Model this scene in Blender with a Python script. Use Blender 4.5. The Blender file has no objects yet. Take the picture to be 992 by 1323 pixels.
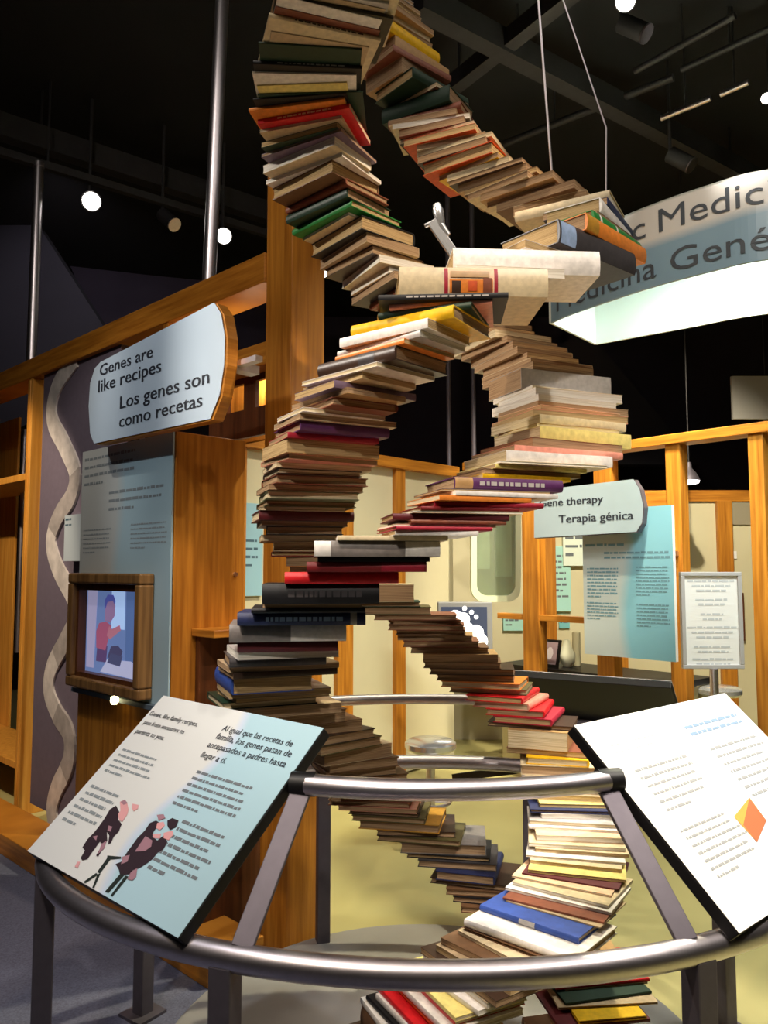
import bpy, math, random
from mathutils import Vector, Matrix
random.seed(7)
C = bpy.context.scene.collection
SC = bpy.context.scene
# ------------------------------------------------------------------ camera, light, exposure
W, H, F = 992, 1323, 1000.0
EYE = 1.5
PITCH = math.atan(75 / F)
cam_d = bpy.data.cameras.new('camera')
cam_d.sensor_fit = 'VERTICAL'; cam_d.sensor_height = 36.0; cam_d.lens = 36.0 * F / H
cam = bpy.data.objects.new('camera', cam_d); C.objects.link(cam)
cam.location = (0, 0, EYE); cam.rotation_euler = (math.pi / 2 + PITCH, 0, 0)
SC.camera = cam
SC.view_settings.view_transform = 'Standard'; SC.view_settings.look = 'None'
SC.view_settings.exposure = 0.0; SC.view_settings.gamma = 1.0
SC.view_settings.use_curve_mapping = False
wd = bpy.data.worlds.new('world'); SC.world = wd; wd.use_nodes = True
wd.node_tree.nodes['Background'].inputs[0].default_value = (1.0, 0.86, 0.74, 1)
wd.node_tree.nodes['Background'].inputs[1].default_value = 0.11

def spot(name, loc, target, power, size=40, blend=0.6, col=(1, 0.86, 0.68), rad=0.05):
    d = bpy.data.lights.new(name, 'SPOT'); d.energy = power; d.spot_size = math.radians(size)
    d.spot_blend = blend; d.color = col; d.shadow_soft_size = rad
    o = bpy.data.objects.new(name, d); C.objects.link(o); o.location = loc
    o.rotation_euler = (Vector(target) - Vector(loc)).to_track_quat('-Z', 'Y').to_euler()
    return o
WARM = (1, 0.80, 0.58); NEUT = (1, 0.91, 0.80); COOL = (0.92, 0.96, 1.0)
spot('spot_helix_front', (1.0, 0.2, 4.2), (0.25, 2.1, 1.75), 190, 42, .7, NEUT)
spot('spot_helix_low', (1.15, 1.3, 4.2), (0.75, 2.3, 0.6), 230, 24, .6, NEUT)
spot('spot_helix_left', (-2.6, 1.9, 3.6), (-0.15, 2.3, 2.0), 300, 38, .7, NEUT)
spot('spot_helix_warm', (-1.0, 0.2, 3.9), (0.1, 2.3, 1.2), 210, 50, .8, WARM)
spot('spot_right_panel', (1.8, 0.9, 4.2), (0.95, 2.0, 0.95), 330, 26, .5, NEUT)
spot('spot_left_panel', (-0.9, 0.2, 4.2), (-0.75, 1.95, 0.95), 66, 34, .6, COOL)
spot('spot_genes_sign', (-2.2, 1.2, 3.7), (-0.95, 2.9, 2.2), 80, 26, .6, COOL)
spot('spot_cabinet', (0.9, 1.6, 4.2), (-0.6, 3.2, 1.2), 200, 28, .5, WARM)
spot('spot_shelves', (-3.0, 3.0, 3.6), (-2.6, 4.9, 1.3), 330, 50, .4, WARM)
spot('spot_partition', (-2.0, 2.0, 4.0), (-1.6, 4.2, 1.5), 90, 44, .6, NEUT)
spot('spot_booth_left', (0.6, 3.9, 3.9), (0.0, 5.6, 1.2), 190, 70, .6, (1, .92, .76))
spot('spot_booth_right', (1.6, 4.0, 3.9), (2.0, 6.2, 1.5), 760, 70, .6, (1, .9, .68))
spot('spot_booth_panel', (1.0, 3.2, 3.9), (1.65, 5.0, 1.4), 120, 40, .5, (.9, .98, 1))
spot('spot_booth_floor', (1.3, 3.7, 4.3), (1.0, 3.7, 0), 620, 90, .7, (1, .93, .66))
spot('spot_stand', (1.4, 2.7, 4.0), (1.85, 4.25, 1.3), 430, 18, .5, (1, .96, .92))
spot('spot_carpet', (-1.5, 1.2, 4.1), (-1.4, 2.3, 0), 130, 50, .7, (.86, .88, 1))
spot('fill_curved_sign', (1.0, 0.5, 4.4), (1.6, 3.1, 2.95), 110, 26, .6, NEUT)  # extra spot added to brighten the front band of the sign
spot('fill_helix_stair', (-0.5, -0.9, 3.3), (0.05, 2.5, 1.05), 170, 24, .8, NEUT)  # added fill from behind the camera, lifts the dark rear stair
spot('fill_poles', (-1.6, 0.8, 4.5), (-1.1, 3.8, 3.6), 90, 60, .7, NEUT)  # added only to brighten the steel poles
spot('fill_bulkheads', (-2.6, 5.6, 4.6), (-3.2, 8.2, 3.4), 60, 90, .8, (.95, .88, 1))  # dim light added so the bulkheads do not go black
al = bpy.data.lights.new('area_fill', 'AREA'); al.energy = 60; al.size = 4.0; al.color = (1, .9, .8)  # unseen overhead fill with no fixture, softens the whole hall
ao = bpy.data.objects.new('area_fill', al); C.objects.link(ao); ao.location = (0, 0.6, 4.4)

# ------------------------------------------------------------------ pixel helpers (measuring only)
def ray(x, y):
    dx, dz = (x - W / 2) / F, -(y - H / 2) / F
    cp, sp = math.cos(PITCH), math.sin(PITCH)
    return Vector((dx, cp - dz * sp, sp + dz * cp))
CAM = Vector((0, 0, EYE))
def at_depth(x, y, Y): d = ray(x, y); return CAM + d * (Y / d.y)
def at_height(x, y, z): d = ray(x, y); return CAM + d * ((z - EYE) / d.z)

class Surf:
    def __init__(s, O, u, v=None, n=None):
        s.O = Vector(O); s.u = Vector(u).normalized()
        s.v = Vector(v).normalized() if v is not None else Vector((0, 0, 1))
        s.n = Vector(n).normalized() if n is not None else s.u.cross(s.v)
    def pt(s, a, b, d=0.0): return s.O + s.u * a + s.v * b + s.n * d
    def px(s, x, y, d=0.0):
        r = ray(x, y); o = s.O + s.n * d
        t = (o - CAM).dot(s.n) / r.dot(s.n); p = CAM + r * t - s.O
        return p.dot(s.u), p.dot(s.v)

# ------------------------------------------------------------------ materials
def lin(c):
    return tuple(((v / 255) / 12.92 if v / 255 <= 0.04045 else ((v / 255 + 0.055) / 1.055) ** 2.4) for v in c) + (1,)
MATS = {}
def mat(name, col, rough=0.6, metal=0.0, emit=0.0, noise=0.0, scale=30.0, spec=0.4, bump=0.0, trans=0.0):
    if name in MATS: return MATS[name]
    m = bpy.data.materials.new(name); m.use_nodes = True; nt = m.node_tree
    b = nt.nodes['Principled BSDF']
    b.inputs['Base Color'].default_value = lin(col); b.inputs['Roughness'].default_value = rough
    b.inputs['Metallic'].default_value = metal; b.inputs['Specular IOR Level'].default_value = spec
    if trans: b.inputs['Transmission Weight'].default_value = trans
    if emit:
        b.inputs['Emission Color'].default_value = lin(col); b.inputs['Emission Strength'].default_value = emit
    if noise or bump:
        tc = nt.nodes.new('ShaderNodeTexCoord'); n = nt.nodes.new('ShaderNodeTexNoise')
        n.inputs['Scale'].default_value = scale; n.inputs['Detail'].default_value = 4
        nt.links.new(tc.outputs['Object'], n.inputs['Vector'])
        if noise:
            r = nt.nodes.new('ShaderNodeValToRGB'); lc = lin(col)
            r.color_ramp.elements[0].position = .3; r.color_ramp.elements[1].position = .7
            r.color_ramp.elements[0].color = tuple(max(0, v * (1 - noise)) for v in lc[:3]) + (1,)
            r.color_ramp.elements[1].color = tuple(min(1, v * (1 + noise)) for v in lc[:3]) + (1,)
            nt.links.new(n.outputs['Fac'], r.inputs['Fac']); nt.links.new(r.outputs['Color'], b.inputs['Base Color'])
        if bump:
            bp = nt.nodes.new('ShaderNodeBump'); bp.inputs['Strength'].default_value = bump
            nt.links.new(n.outputs['Fac'], bp.inputs['Height']); nt.links.new(bp.outputs['Normal'], b.inputs['Normal'])
    MATS[name] = m; return m
def wood(name, dark, light, vertical=True):
    if name in MATS: return MATS[name]
    m = bpy.data.materials.new(name); m.use_nodes = True; nt = m.node_tree; b = nt.nodes['Principled BSDF']
    tc = nt.nodes.new('ShaderNodeTexCoord'); mp = nt.nodes.new('ShaderNodeMapping')
    mp.inputs['Scale'].default_value = (28, 28, 1.6) if vertical else (2.0, 2.0, 34)
    n = nt.nodes.new('ShaderNodeTexNoise'); n.inputs['Scale'].default_value = 1.5; n.inputs['Detail'].default_value = 6
    r = nt.nodes.new('ShaderNodeValToRGB')
    r.color_ramp.elements[0].color = lin(dark); r.color_ramp.elements[1].color = lin(light)
    r.color_ramp.elements[0].position = .3; r.color_ramp.elements[1].position = .72
    nt.links.new(tc.outputs['Object'], mp.inputs['Vector']); nt.links.new(mp.outputs['Vector'], n.inputs['Vector'])
    nt.links.new(n.outputs['Fac'], r.inputs['Fac']); nt.links.new(r.outputs['Color'], b.inputs['Base Color'])
    b.inputs['Roughness'].default_value = .42; b.inputs['Specular IOR Level'].default_value = .35
    MATS[name] = m; return m
def pages_mat(name, col, dark):
    m = bpy.data.materials.new(name); m.use_nodes = True; nt = m.node_tree; b = nt.nodes['Principled BSDF']
    tc = nt.nodes.new('ShaderNodeTexCoord'); mp = nt.nodes.new('ShaderNodeMapping')
    mp.inputs['Scale'].default_value = (6, 6, 900)
    n = nt.nodes.new('ShaderNodeTexNoise'); n.inputs['Scale'].default_value = 1.0; n.inputs['Detail'].default_value = 2
    r = nt.nodes.new('ShaderNodeValToRGB')
    r.color_ramp.elements[0].color = lin(dark); r.color_ramp.elements[1].color = lin(col)
    r.color_ramp.elements[0].position = .32; r.color_ramp.elements[1].position = .6
    nt.links.new(tc.outputs['Object'], mp.inputs['Vector']); nt.links.new(mp.outputs['Vector'], n.inputs['Vector'])
    nt.links.new(n.outputs['Fac'], r.inputs['Fac']); nt.links.new(r.outputs['Color'], b.inputs['Base Color'])
    b.inputs['Roughness'].default_value = .85; b.inputs['Specular IOR Level'].default_value = .1
    MATS[name] = m; return m
def two_tone(name, left, right, split, wave, soft=0.03, lightband=None):
    """print with two colours that meet along a wavy line (object x across, z/y up)"""
    m = bpy.data.materials.new(name); m.use_nodes = True; nt = m.node_tree; b = nt.nodes['Principled BSDF']
    at = nt.nodes.new('ShaderNodeUVMap'); sx = nt.nodes.new('ShaderNodeSeparateXYZ')
    nt.links.new(at.outputs['UV'], sx.inputs[0])
    s1 = nt.nodes.new('ShaderNodeMath'); s1.operation = 'MULTIPLY'; s1.inputs[1].default_value = 6.0
    nt.links.new(sx.outputs['Y'], s1.inputs[0])
    s2 = nt.nodes.new('ShaderNodeMath'); s2.operation = 'SINE'; nt.links.new(s1.outputs[0], s2.inputs[0])
    s3 = nt.nodes.new('ShaderNodeMath'); s3.operation = 'MULTIPLY_ADD'; s3.inputs[1].default_value = wave
    nt.links.new(s2.outputs[0], s3.inputs[0]); nt.links.new(sx.outputs['X'], s3.inputs[2])
    r = nt.nodes.new('ShaderNodeValToRGB')
    r.color_ramp.elements[0].color = lin(left); r.color_ramp.elements[1].color = lin(right)
    r.color_ramp.elements[0].position = split - soft; r.color_ramp.elements[1].position = split + soft
    if lightband:
        e = r.color_ramp.elements.new(split); e.color = lin(lightband)
    nt.links.new(s3.outputs[0], r.inputs['Fac']); nt.links.new(r.outputs['Color'], b.inputs['Base Color'])
    b.inputs['Roughness'].default_value = .5; b.inputs['Specular IOR Level'].default_value = .2
    MATS[name] = m; return m

WOOD = wood('orange_wood', (152, 90, 24), (204, 136, 48)); WOODH = wood('orange_wood_across', (152, 90, 24), (204, 136, 48), False)
DWOOD = wood('dark_wood', (70, 38, 20), (104, 60, 32)); YWOOD = wood('yellow_wood', (196, 128, 44), (226, 164, 72))
STEEL = mat('brushed_steel', (210, 203, 208), .35, 1.0, noise=.05, scale=60)
DSTEEL = mat('grey_steel_bar', (98, 92, 100), .55, .55, noise=.06, scale=40)
CHROME = mat('chrome', (224, 224, 224), .22, .8)
BLACK = mat('black_plastic', (14, 13, 14), .45)
BLACKW = mat('black_ceiling', (15, 14, 17), .9, noise=.3, scale=3)
DPURP = mat('dark_plum_wall', (52, 45, 56), .9, noise=.12, scale=2)
CHAR = mat('charcoal_panel', (44, 42, 48), .9, noise=.1, scale=2)
DGREY = mat('dark_grey_metal', (40, 38, 40), .6, noise=.2, scale=12)
CREAM = mat('cream_wall', (206, 196, 162), .8, noise=.04, scale=3)
OLIVE = mat('olive_floor', (180, 170, 112), .5, noise=.06, scale=2.5)
CARPET = mat('blue_grey_carpet', (92, 92, 108), .95, noise=.25, scale=140, bump=.3)
PLATG = mat('platform_grey', (150, 146, 140), .7, noise=.06, scale=8)
PURPLEP = mat('mauve_panel', (104, 94, 108), .7, noise=.06, scale=30)
INK = mat('print_ink', (40, 44, 54), .7); INKG = mat('print_grey_ink', (104, 110, 116), .7); INKB = mat('print_blue_ink', (70, 96, 112), .7)
INKL2 = mat('print_mid_ink', (128, 136, 140), .7); INKL = mat('print_pale_ink', (150, 152, 154), .7)
WHITE = mat('white_paper', (236, 234, 230), .6)

# ------------------------------------------------------------------ mesh building
class MB:
    def __init__(s): s.v = []; s.f = []; s.uv = {}
    def add(s, vs, fs):
        k = len(s.v); s.v += [Vector(p) for p in vs]; s.f += [tuple(i + k for i in f) for f in fs]; return s
    def hexa(s, p):  # 8 points: bottom loop then top loop
        return s.add(p, [(3, 2, 1, 0), (4, 5, 6, 7), (0, 1, 5, 4), (1, 2, 6, 5), (2, 3, 7, 6), (3, 0, 4, 7)])
    def box(s, x0, x1, y0, y1, z0, z1):
        return s.hexa([(x0, y0, z0), (x1, y0, z0), (x1, y1, z0), (x0, y1, z0), (x0, y0, z1), (x1, y0, z1), (x1, y1, z1), (x0, y1, z1)])
    def sbox(s, S, a0, a1, b0, b1, d0, d1):
        P = S.pt
        return s.hexa([P(a0, b0, d0), P(a1, b0, d0), P(a1, b1, d0), P(a0, b1, d0), P(a0, b0, d1), P(a1, b0, d1), P(a1, b1, d1), P(a0, b1, d1)])
    def prism(s, lo, hi):
        n = len(lo)
        return s.add(list(lo) + list(hi), [tuple(range(n - 1, -1, -1)), tuple(range(n, 2 * n))] + [(i, (i + 1) % n, n + (i + 1) % n, n + i) for i in range(n)])
    def plate(s, S, poly, d0, d1): return s.prism([S.pt(a, b, d0) for a, b in poly], [S.pt(a, b, d1) for a, b in poly])
    def quad(s, *p): return s.add(p, [tuple(range(len(p)))])
    def bar(s, p, q, w, h, up=(0, 0, 1)):
        p, q = Vector(p), Vector(q); d = (q - p).normalized(); upv = Vector(up)
        if abs(d.dot(upv)) > .99: upv = Vector((0, 1, 0))
        sd = d.cross(upv).normalized() * (w / 2); u = sd.cross(d).normalized() * (h / 2)
        return s.hexa([p - sd - u, p + sd - u, p + sd + u, p - sd + u, q - sd - u, q + sd - u, q + sd + u, q - sd + u])
    def tube(s, pts, r, n=12, closed=False, cap=True):
        pts = [Vector(p) for p in pts]; k0 = len(s.v); m = len(pts); rr = r if isinstance(r, (list, tuple)) else [r] * m
        prev = None
        for i, p in enumerate(pts):
            if closed: d = pts[(i + 1) % m] - pts[i - 1]
            else: d = pts[min(i + 1, m - 1)] - pts[max(i - 1, 0)]
            d.normalize()
            if prev is None:
                a = Vector((0, 0, 1)) if abs(d.z) < .9 else Vector((1, 0, 0))
                x = d.cross(a).normalized()
            else: x = (prev - d * prev.dot(d)).normalized()
            prev = x; y = d.cross(x)
            for j in range(n):
                t = 2 * math.pi * j / n; s.v.append(p + (x * math.cos(t) + y * math.sin(t)) * rr[i])
        for i in range(m if closed else m - 1):
            a, b = k0 + i * n, k0 + ((i + 1) % m) * n
            for j in range(n): s.f.append((a + j, a + (j + 1) % n, b + (j + 1) % n, b + j))
        if not closed and cap:
            s.f.append(tuple(k0 + j for j in reversed(range(n)))); s.f.append(tuple(k0 + (m - 1) * n + j for j in range(n)))
        return s
    def lathe(s, c, prof, n=20):
        c = Vector(c); return s.tube_profile(c, prof, n)
    def tube_profile(s, c, prof, n):
        k0 = len(s.v); m = len(prof)
        for r, z in prof:
            for j in range(n):
                t = 2 * math.pi * j / n; s.v.append(c + Vector((r * math.cos(t), r * math.sin(t), z)))
        for i in range(m - 1):
            for j in range(n): s.f.append((k0 + i * n + j, k0 + i * n + (j + 1) % n, k0 + (i + 1) * n + (j + 1) % n, k0 + (i + 1) * n + j))
        s.f.append(tuple(k0 + j for j in reversed(range(n)))); s.f.append(tuple(k0 + (m - 1) * n + j for j in range(n)))
        return s
LOC = {}
def tag(o, label=None, cat=None, group=None, kind=None):
    if label: o['label'] = label
    if cat: o['category'] = cat
    if group: o['group'] = group
    if kind: o['kind'] = kind
    return o
def build(name, mb, m, parent=None, smooth=False, bevel=0.0, loc=None, label=None):
    me = bpy.data.meshes.new(name); vs = mb.v
    if parent is not None: base = LOC[parent]
    elif loc is not None: base = Vector(loc)
    else:
        lo = [min(p[i] for p in vs) for i in range(3)]; hi = [max(p[i] for p in vs) for i in range(3)]
        base = Vector(((lo[0] + hi[0]) / 2, (lo[1] + hi[1]) / 2, lo[2]))
    me.from_pydata([tuple(p - base) for p in vs], [], mb.f)
    me.validate(); me.update()
    import bmesh
    bm = bmesh.new(); bm.from_mesh(me); bmesh.ops.recalc_face_normals(bm, faces=bm.faces); bm.to_mesh(me); bm.free()
    if m: me.materials.append(m)
    if smooth:
        for p in me.polygons: p.use_smooth = True
        me.set_sharp_from_angle(angle=math.radians(38))
    o = bpy.data.objects.new(name, me); C.objects.link(o)
    if parent is not None: o.parent = parent
    else: o.location = base
    LOC[o] = base
    if bevel:
        bv = o.modifiers.new('bevel', 'BEVEL'); bv.width = bevel; bv.segments = 2; bv.limit_method = 'ANGLE'
    if label: o['label'] = label
    return o
def empty(name, loc, label, cat, group=None):
    o = bpy.data.objects.new(name, None); C.objects.link(o); o.location = loc; o.empty_display_size = .05
    LOC[o] = Vector(loc); return tag(o, label, cat, group)
def struct(name, mb, m, **k): return tag(build(name, mb, m, **k), kind='structure')
def uv_sheet(name, S, a0, a1, b0, b1, d, m, parent, poly=None):
    """printed sheet lying on a surface, UV 0..1 over its own extent"""
    poly = poly or [(a0, b0), (a1, b0), (a1, b1), (a0, b1)]
    mb = MB().plate(S, poly, 0 if d > 0 else d, d); o = build(name, mb, m, parent)
    me = o.data; uv = me.uv_layers.new(name='UVMap'); base = LOC[o]
    for l in me.loops:
        p = me.vertices[l.vertex_index].co + base - S.O
        uv.data[l.index].uv = ((p.dot(S.u) - a0) / (a1 - a0), (p.dot(S.v) - b0) / (b1 - b0))
    return o
# ---- text as mesh
def text_verts(s, bold=0.0, size=1.0):
    cu = bpy.data.curves.new('text', 'FONT'); cu.body = s; cu.size = size; cu.offset = bold; cu.resolution_u = 3
    o = bpy.data.objects.new('text', cu); C.objects.link(o)
    dg = bpy.context.evaluated_depsgraph_get(); me = bpy.data.meshes.new_from_object(o.evaluated_get(dg))
    vs = [tuple(v.co) for v in me.vertices]; fs = [tuple(p.vertices) for p in me.polygons]
    bpy.data.objects.remove(o); bpy.data.curves.remove(cu); bpy.data.meshes.remove(me)
    return vs, fs
def fit_text(mb, S, s, p0, p1, d, bold=0.02, ys=1.0):
    """baseline from pixel p0 to pixel p1 on the surface"""
    a0, b0 = S.px(*p0, d); a1, b1 = S.px(*p1, d); vs, fs = text_verts(s)
    x0 = min(v[0] for v in vs); x1 = max(v[0] for v in vs); k = (a1 - a0) / (x1 - x0)
    b = (b0 + b1) / 2
    for c, e in ((0, 0), (-bold, .0002), (bold, .0004)) if bold else ((0, 0),):   # a heavier weight from laid-over strokes
        mb.add([S.pt(a0 + (v[0] - x0 + c) * k, b + v[1] * k * ys, d + e) for v in vs], fs)
def word_block(mb, S, a, b, width, rows, pitch, hgt, d, rng=None, ragged=.25, indent=0.0):
    """rows of small printed words too small to read"""
    rng = rng or random
    for r in range(rows):
        x = a + indent * r; end = a + indent * r + width * (1 - (rng.random() * ragged)) * (.45 if r == rows - 1 and rows > 2 else 1)
        y = b - r * pitch
        while x < end:
            w = hgt * rng.uniform(.9, 4.2); w = min(w, end - x + hgt * .3)
            hh = hgt * rng.uniform(.72, 1.0)
            mb.quad(S.pt(x, y, d), S.pt(x + w, y, d), S.pt(x + w, y + hh, d), S.pt(x, y + hh, d)); x += w + hgt * .5
def line(S, par, m, s, p0, p1, d, bold=0.0, ys=1.0, name='lettering'):
    mb = MB(); fit_text(mb, S, s, p0, p1, d, bold, ys); return build(name, mb, m, par)
def blocks(S, par, m, d, lst, fill=.45, ragged=.2, name='body_text'):
    for tl, tr, bl, n in lst:
        mb = MB(); block_px(mb, S, tl, tr, bl, n, d, fill, ragged); build(name, mb, m, par)
def block_px(mb, S, tl, tr, bl, rows, d, fill=.5, ragged=.25):
    a0, b0 = S.px(*tl, d); a1, _ = S.px(*tr, d); _, b1 = S.px(*bl, d)
    p = (b0 - b1) / max(rows, 1); word_block(mb, S, a0, b0 - p * .8, a1 - a0, rows, p, p * fill, d, ragged=ragged)

# ------------------------------------------------------------------ room shell
struct('floor', MB().box(-7, 7, -3, 10, -.06, 0), OLIVE)
carp = MB().prism([(-7, -3, 0.0005), (0.5, -3, 0.0005), (0.5, 1.9, 0.0005), (-.40, 3.16, 0.0005), (-2.6, 5.2, 0.0005), (-7, 8.5, 0.0005)],
                  [(-7, -3, 0.012), (0.5, -3, 0.012), (0.5, 1.9, 0.012), (-.40, 3.16, 0.012), (-2.6, 5.2, 0.012), (-7, 8.5, 0.012)])
struct('floor_carpet', carp, CARPET)
struct('ceiling', MB().box(-7, 7, -3, 10, 4.8, 4.9), BLACKW)
struct('wall_left', MB().box(-7.1, -7, -3, 10, 0, 4.8), CHAR)
struct('wall_right', MB().box(7, 7.1, -3, 10, 0, 4.8), CHAR)
struct('wall_back', MB().box(-7, 7, 9.9, 10, 0, 4.8), DPURP)
struct('wall_front', MB().box(-7, 7, -3.1, -3, 0, 4.8), CHAR)
# slanted dark bulkheads behind the left partition
def slab(name, pts, Y, th, m):
    lo = [at_depth(x, y, Y + k) for x, y, k in pts]
    return struct(name, MB().prism(lo, [p + Vector((0, th, 0)) for p in lo]), m)
slab('wall_bulkhead', [(-120, 40, 0), (0, 215, 0), (165, 470, 0), (-120, 640, 0)], 7.2, .2, CHAR)
slab('wall_bulkhead_inner', [(65, 285, 0), (205, 335, .3), (340, 372, .6), (395, 470, .7), (150, 480, 0)], 8.2, .2, DPURP)
slab('wall_bulkhead_upper', [(540, -40, 0), (582, -40, 0), (582, 108, 0), (546, 90, 0)], 6.0, .12, mat('grey_lilac_column', (128, 118, 134), .8))
slab('wall_bulkhead_far', [(660, 470, 0), (760, 430, 0), (905, 600, 0), (640, 600, 0)], 8.6, .2, CHAR)

# ------------------------------------------------------------------ ceiling grid, pipes, lamps
def rod(name, p, q, r, m, label, cat, group=None):
    return tag(build(name, MB().tube([p, q], r, 10), m, smooth=True), label, cat, group)
for (a, b, z, w, h, lab) in [
    ((-40, 150), (345, 275), 4.45, .10, .16, 'black ceiling beam crossing above the upper left of the hall'),
    ((-60, 178), (420, 325), 4.2, .05, .05, 'dark lighting track running above the two left spotlights'),
    ((540, 0), (1010, 250), 4.5, .10, .14, 'black ceiling beam running from the centre down to the right'),
    ((560, 130), (760, -30), 4.5, .08, .10, 'black ceiling beam crossing behind the two bright cables')]:
    p, q = at_height(*a, z), at_height(*b, z)
    o = build('ceiling_beam', MB().bar(p, q, w, h), DGREY); tag(o, lab, 'beam')
    hm = MB()
    for t in (.2, .8):
        c = p.lerp(q, t); hm.tube([c, Vector((c.x, c.y, 4.8))], .008, 6)
    build('hanger_rod', hm, DGREY, o)
for k, (a, b, z, r, col, lab) in enumerate([
    ((854, 153), (918, 127), 4.3, .018, STEEL, 'shiny bare pipe under the ceiling, the longer lower one at right'),
    ((931, 122), (967, 106), 4.3, .018, STEEL, 'shiny bare pipe under the ceiling, the short upper one at right'),
    ((820, 92), (950, 20), 4.55, .02, DGREY, 'dark conduit pipe under the ceiling left of the shiny pipes'),
    ((880, 90), (1010, 30), 4.55, .02, DGREY, 'dark conduit pipe nearest the top right corner'),
    ((590, 210), (870, 100), 4.55, .025, DGREY, 'long dark conduit pipe passing behind the two bright cables')]):
    o = rod('ceiling_pipe', at_height(*a, z), at_height(*b, z), r, col, lab, 'pipe')
    c = (at_height(*a, z) + at_height(*b, z)) / 2
    build('hanger_rod', MB().tube([c, Vector((c.x, c.y, 4.8))], .006, 6), DGREY, o)
BULB = mat('lamp_glow', (255, 250, 240), .5, emit=14)
BULBD = mat('lamp_glow_soft', (255, 246, 225), .5, emit=3)
def lamp(px, py, z, r, lab, lit=True):
    c = at_height(px, py, z); d = (Vector((0, 1.2, 1.5)) - c).normalized(); top = c - d * .16
    t = empty('ceiling_spotlight', (c.x, c.y, 4.8), lab, 'spotlight')
    build('lamp_housing', MB().tube([top, c - d * .03, c], [r * .8, r * 1.05, r * 1.1], 16, cap=True), DGREY, t, True)
    build('lens', MB().tube([c + d * .001, c + d * .006], r * .95, 16), BULB if lit else BULBD, t)
    build('stem', MB().tube([top, Vector((top.x, top.y, 4.8))], .012, 8), DGREY, t)
lamp(118, 260, 4.0, .062, 'round lit ceiling spotlight at far left above the beam')
lamp(289, 305, 4.0, .058, 'round lit ceiling spotlight just right of the tall steel pole')
lamp(416, 350, 4.0, .058, 'round lit ceiling spotlight showing right of the wooden post')
lamp(808, 1, 4.3, .048, 'round lit ceiling spotlight at the top edge above the curved sign')
lamp(990, 127, 4.3, .03, 'small lit ceiling spotlight cut by the right edge')
def spot_dim(px, py, z, lab):
    c = at_height(px, py, z); t = empty('ceiling_spotlight', (c.x, c.y, 4.8), lab, 'spotlight')
    d = Vector((.5, -.3, -.5)).normalized()
    build('lamp_housing', MB().tube([c - d * .1, c + d * .06], .05, 14), DGREY, t, True)
    build('trim_ring', MB().tube([c + d * .062, c + d * .072], .052, 14), STEEL, t, True)
    build('stem', MB().tube([c - d * .1, Vector((c.x - d.x * .1, c.y - d.y * .1, 4.8))], .012, 8), DGREY, t)
spot_dim(219, 285, 4.05, 'unlit black track spotlight with a shiny rim between two lit ones')
spot_dim(882, 208, 4.1, 'unlit black spotlight with a shiny rim above the curved sign')
spot_dim(822, 38, 4.4, 'unlit black spotlight just below the lit one at the top edge')

# ------------------------------------------------------------------ left wooden partition
WD = Vector((-.725, .6886, 0))                   # along the partition, away from the camera
PU = -WD                                          # to the right in the picture
PN = PU.cross(Vector((0, 0, 1)))                  # towards the camera
P0 = Vector((-.487, 3.22, 0))
PS = Surf(P0, PU)                                 # plane of posts and beams
FS = Surf(P0 + PN * .35, PU)                      # front plane of plinth and cabinet
part = empty('wooden_partition', P0.copy(), 'orange wooden partition with posts, beams, shelves and a mauve panel, left of the books', 'partition')
def pbox(name, a0, a1, b0, b1, d0, d1, m, S=PS, par=part, bev=.004, **k): return build(name, MB().sbox(S, a0, a1, b0, b1, d0, d1), m, par, bevel=bev, **k)
aR = PS.px(345, 700)[0]
pbox('post', aR, aR + .17, 0, 3.5, -.16, .02, WOOD)
bt = PS.px(345, 330)[1]
aL = -5.0
pbox('top_beam', aL, aR, bt - .13, bt, -.14, .03, WOODH)
b2 = PS.px(345, 440)[1]
pbox('rail', PS.px(215, 500)[0], aR, b2 - .10, b2, -.14, .0, WOODH)
for x in (219, 47):
    a = PS.px(x, 450)[0]; 
    pbox('stud', a - .022, a + .022, (b2 if x == 219 else 0.0), bt - .13, -.14, .025, WOOD if x == 219 else YWOOD)
# dark board with two square openings that show a lit board behind
a0, a1 = PS.px(292, 500)[0], aR
bb0, bb1 = PS.px(300, 562)[1], b2 - .10
hs = []
for xa, xb in ((294, 315), (330, 346)):
    hs.append((PS.px(xa, 500, -.08)[0], PS.px(xb, 500, -.08)[0]))
h0, h1 = PS.px(300, 533, -.08)[1], PS.px(300, 500, -.08)[1]
bd = MB().sbox(PS, a0 - .25, a1, bb0, h0, -.10, -.08).sbox(PS, a0 - .25, a1, h1, bb1, -.10, -.08)
bd.sbox(PS, a0 - .25, hs[0][0], h0, h1, -.10, -.08).sbox(PS, hs[0][1], hs[1][0], h0, h1, -.10, -.08).sbox(PS, hs[1][1], a1, h0, h1, -.10, -.08)
build('cut_out_board', bd, DWOOD, part)
for a, b in hs:
    pbox('backing_board', a - .45, b + .05, h0 - .1, h1 + .1, -.30, -.28, YWOOD)
nl = bpy.data.lights.new('niche_fill', 'POINT'); nl.energy = 4; nl.color = WARM; nl.shadow_soft_size = .03  # added light between the boards, brightens what shows through the openings
no = bpy.data.objects.new('niche_fill', nl); C.objects.link(no); no.location = PS.pt(hs[1][0] - .2, bb1 + .03, -.19)
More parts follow.
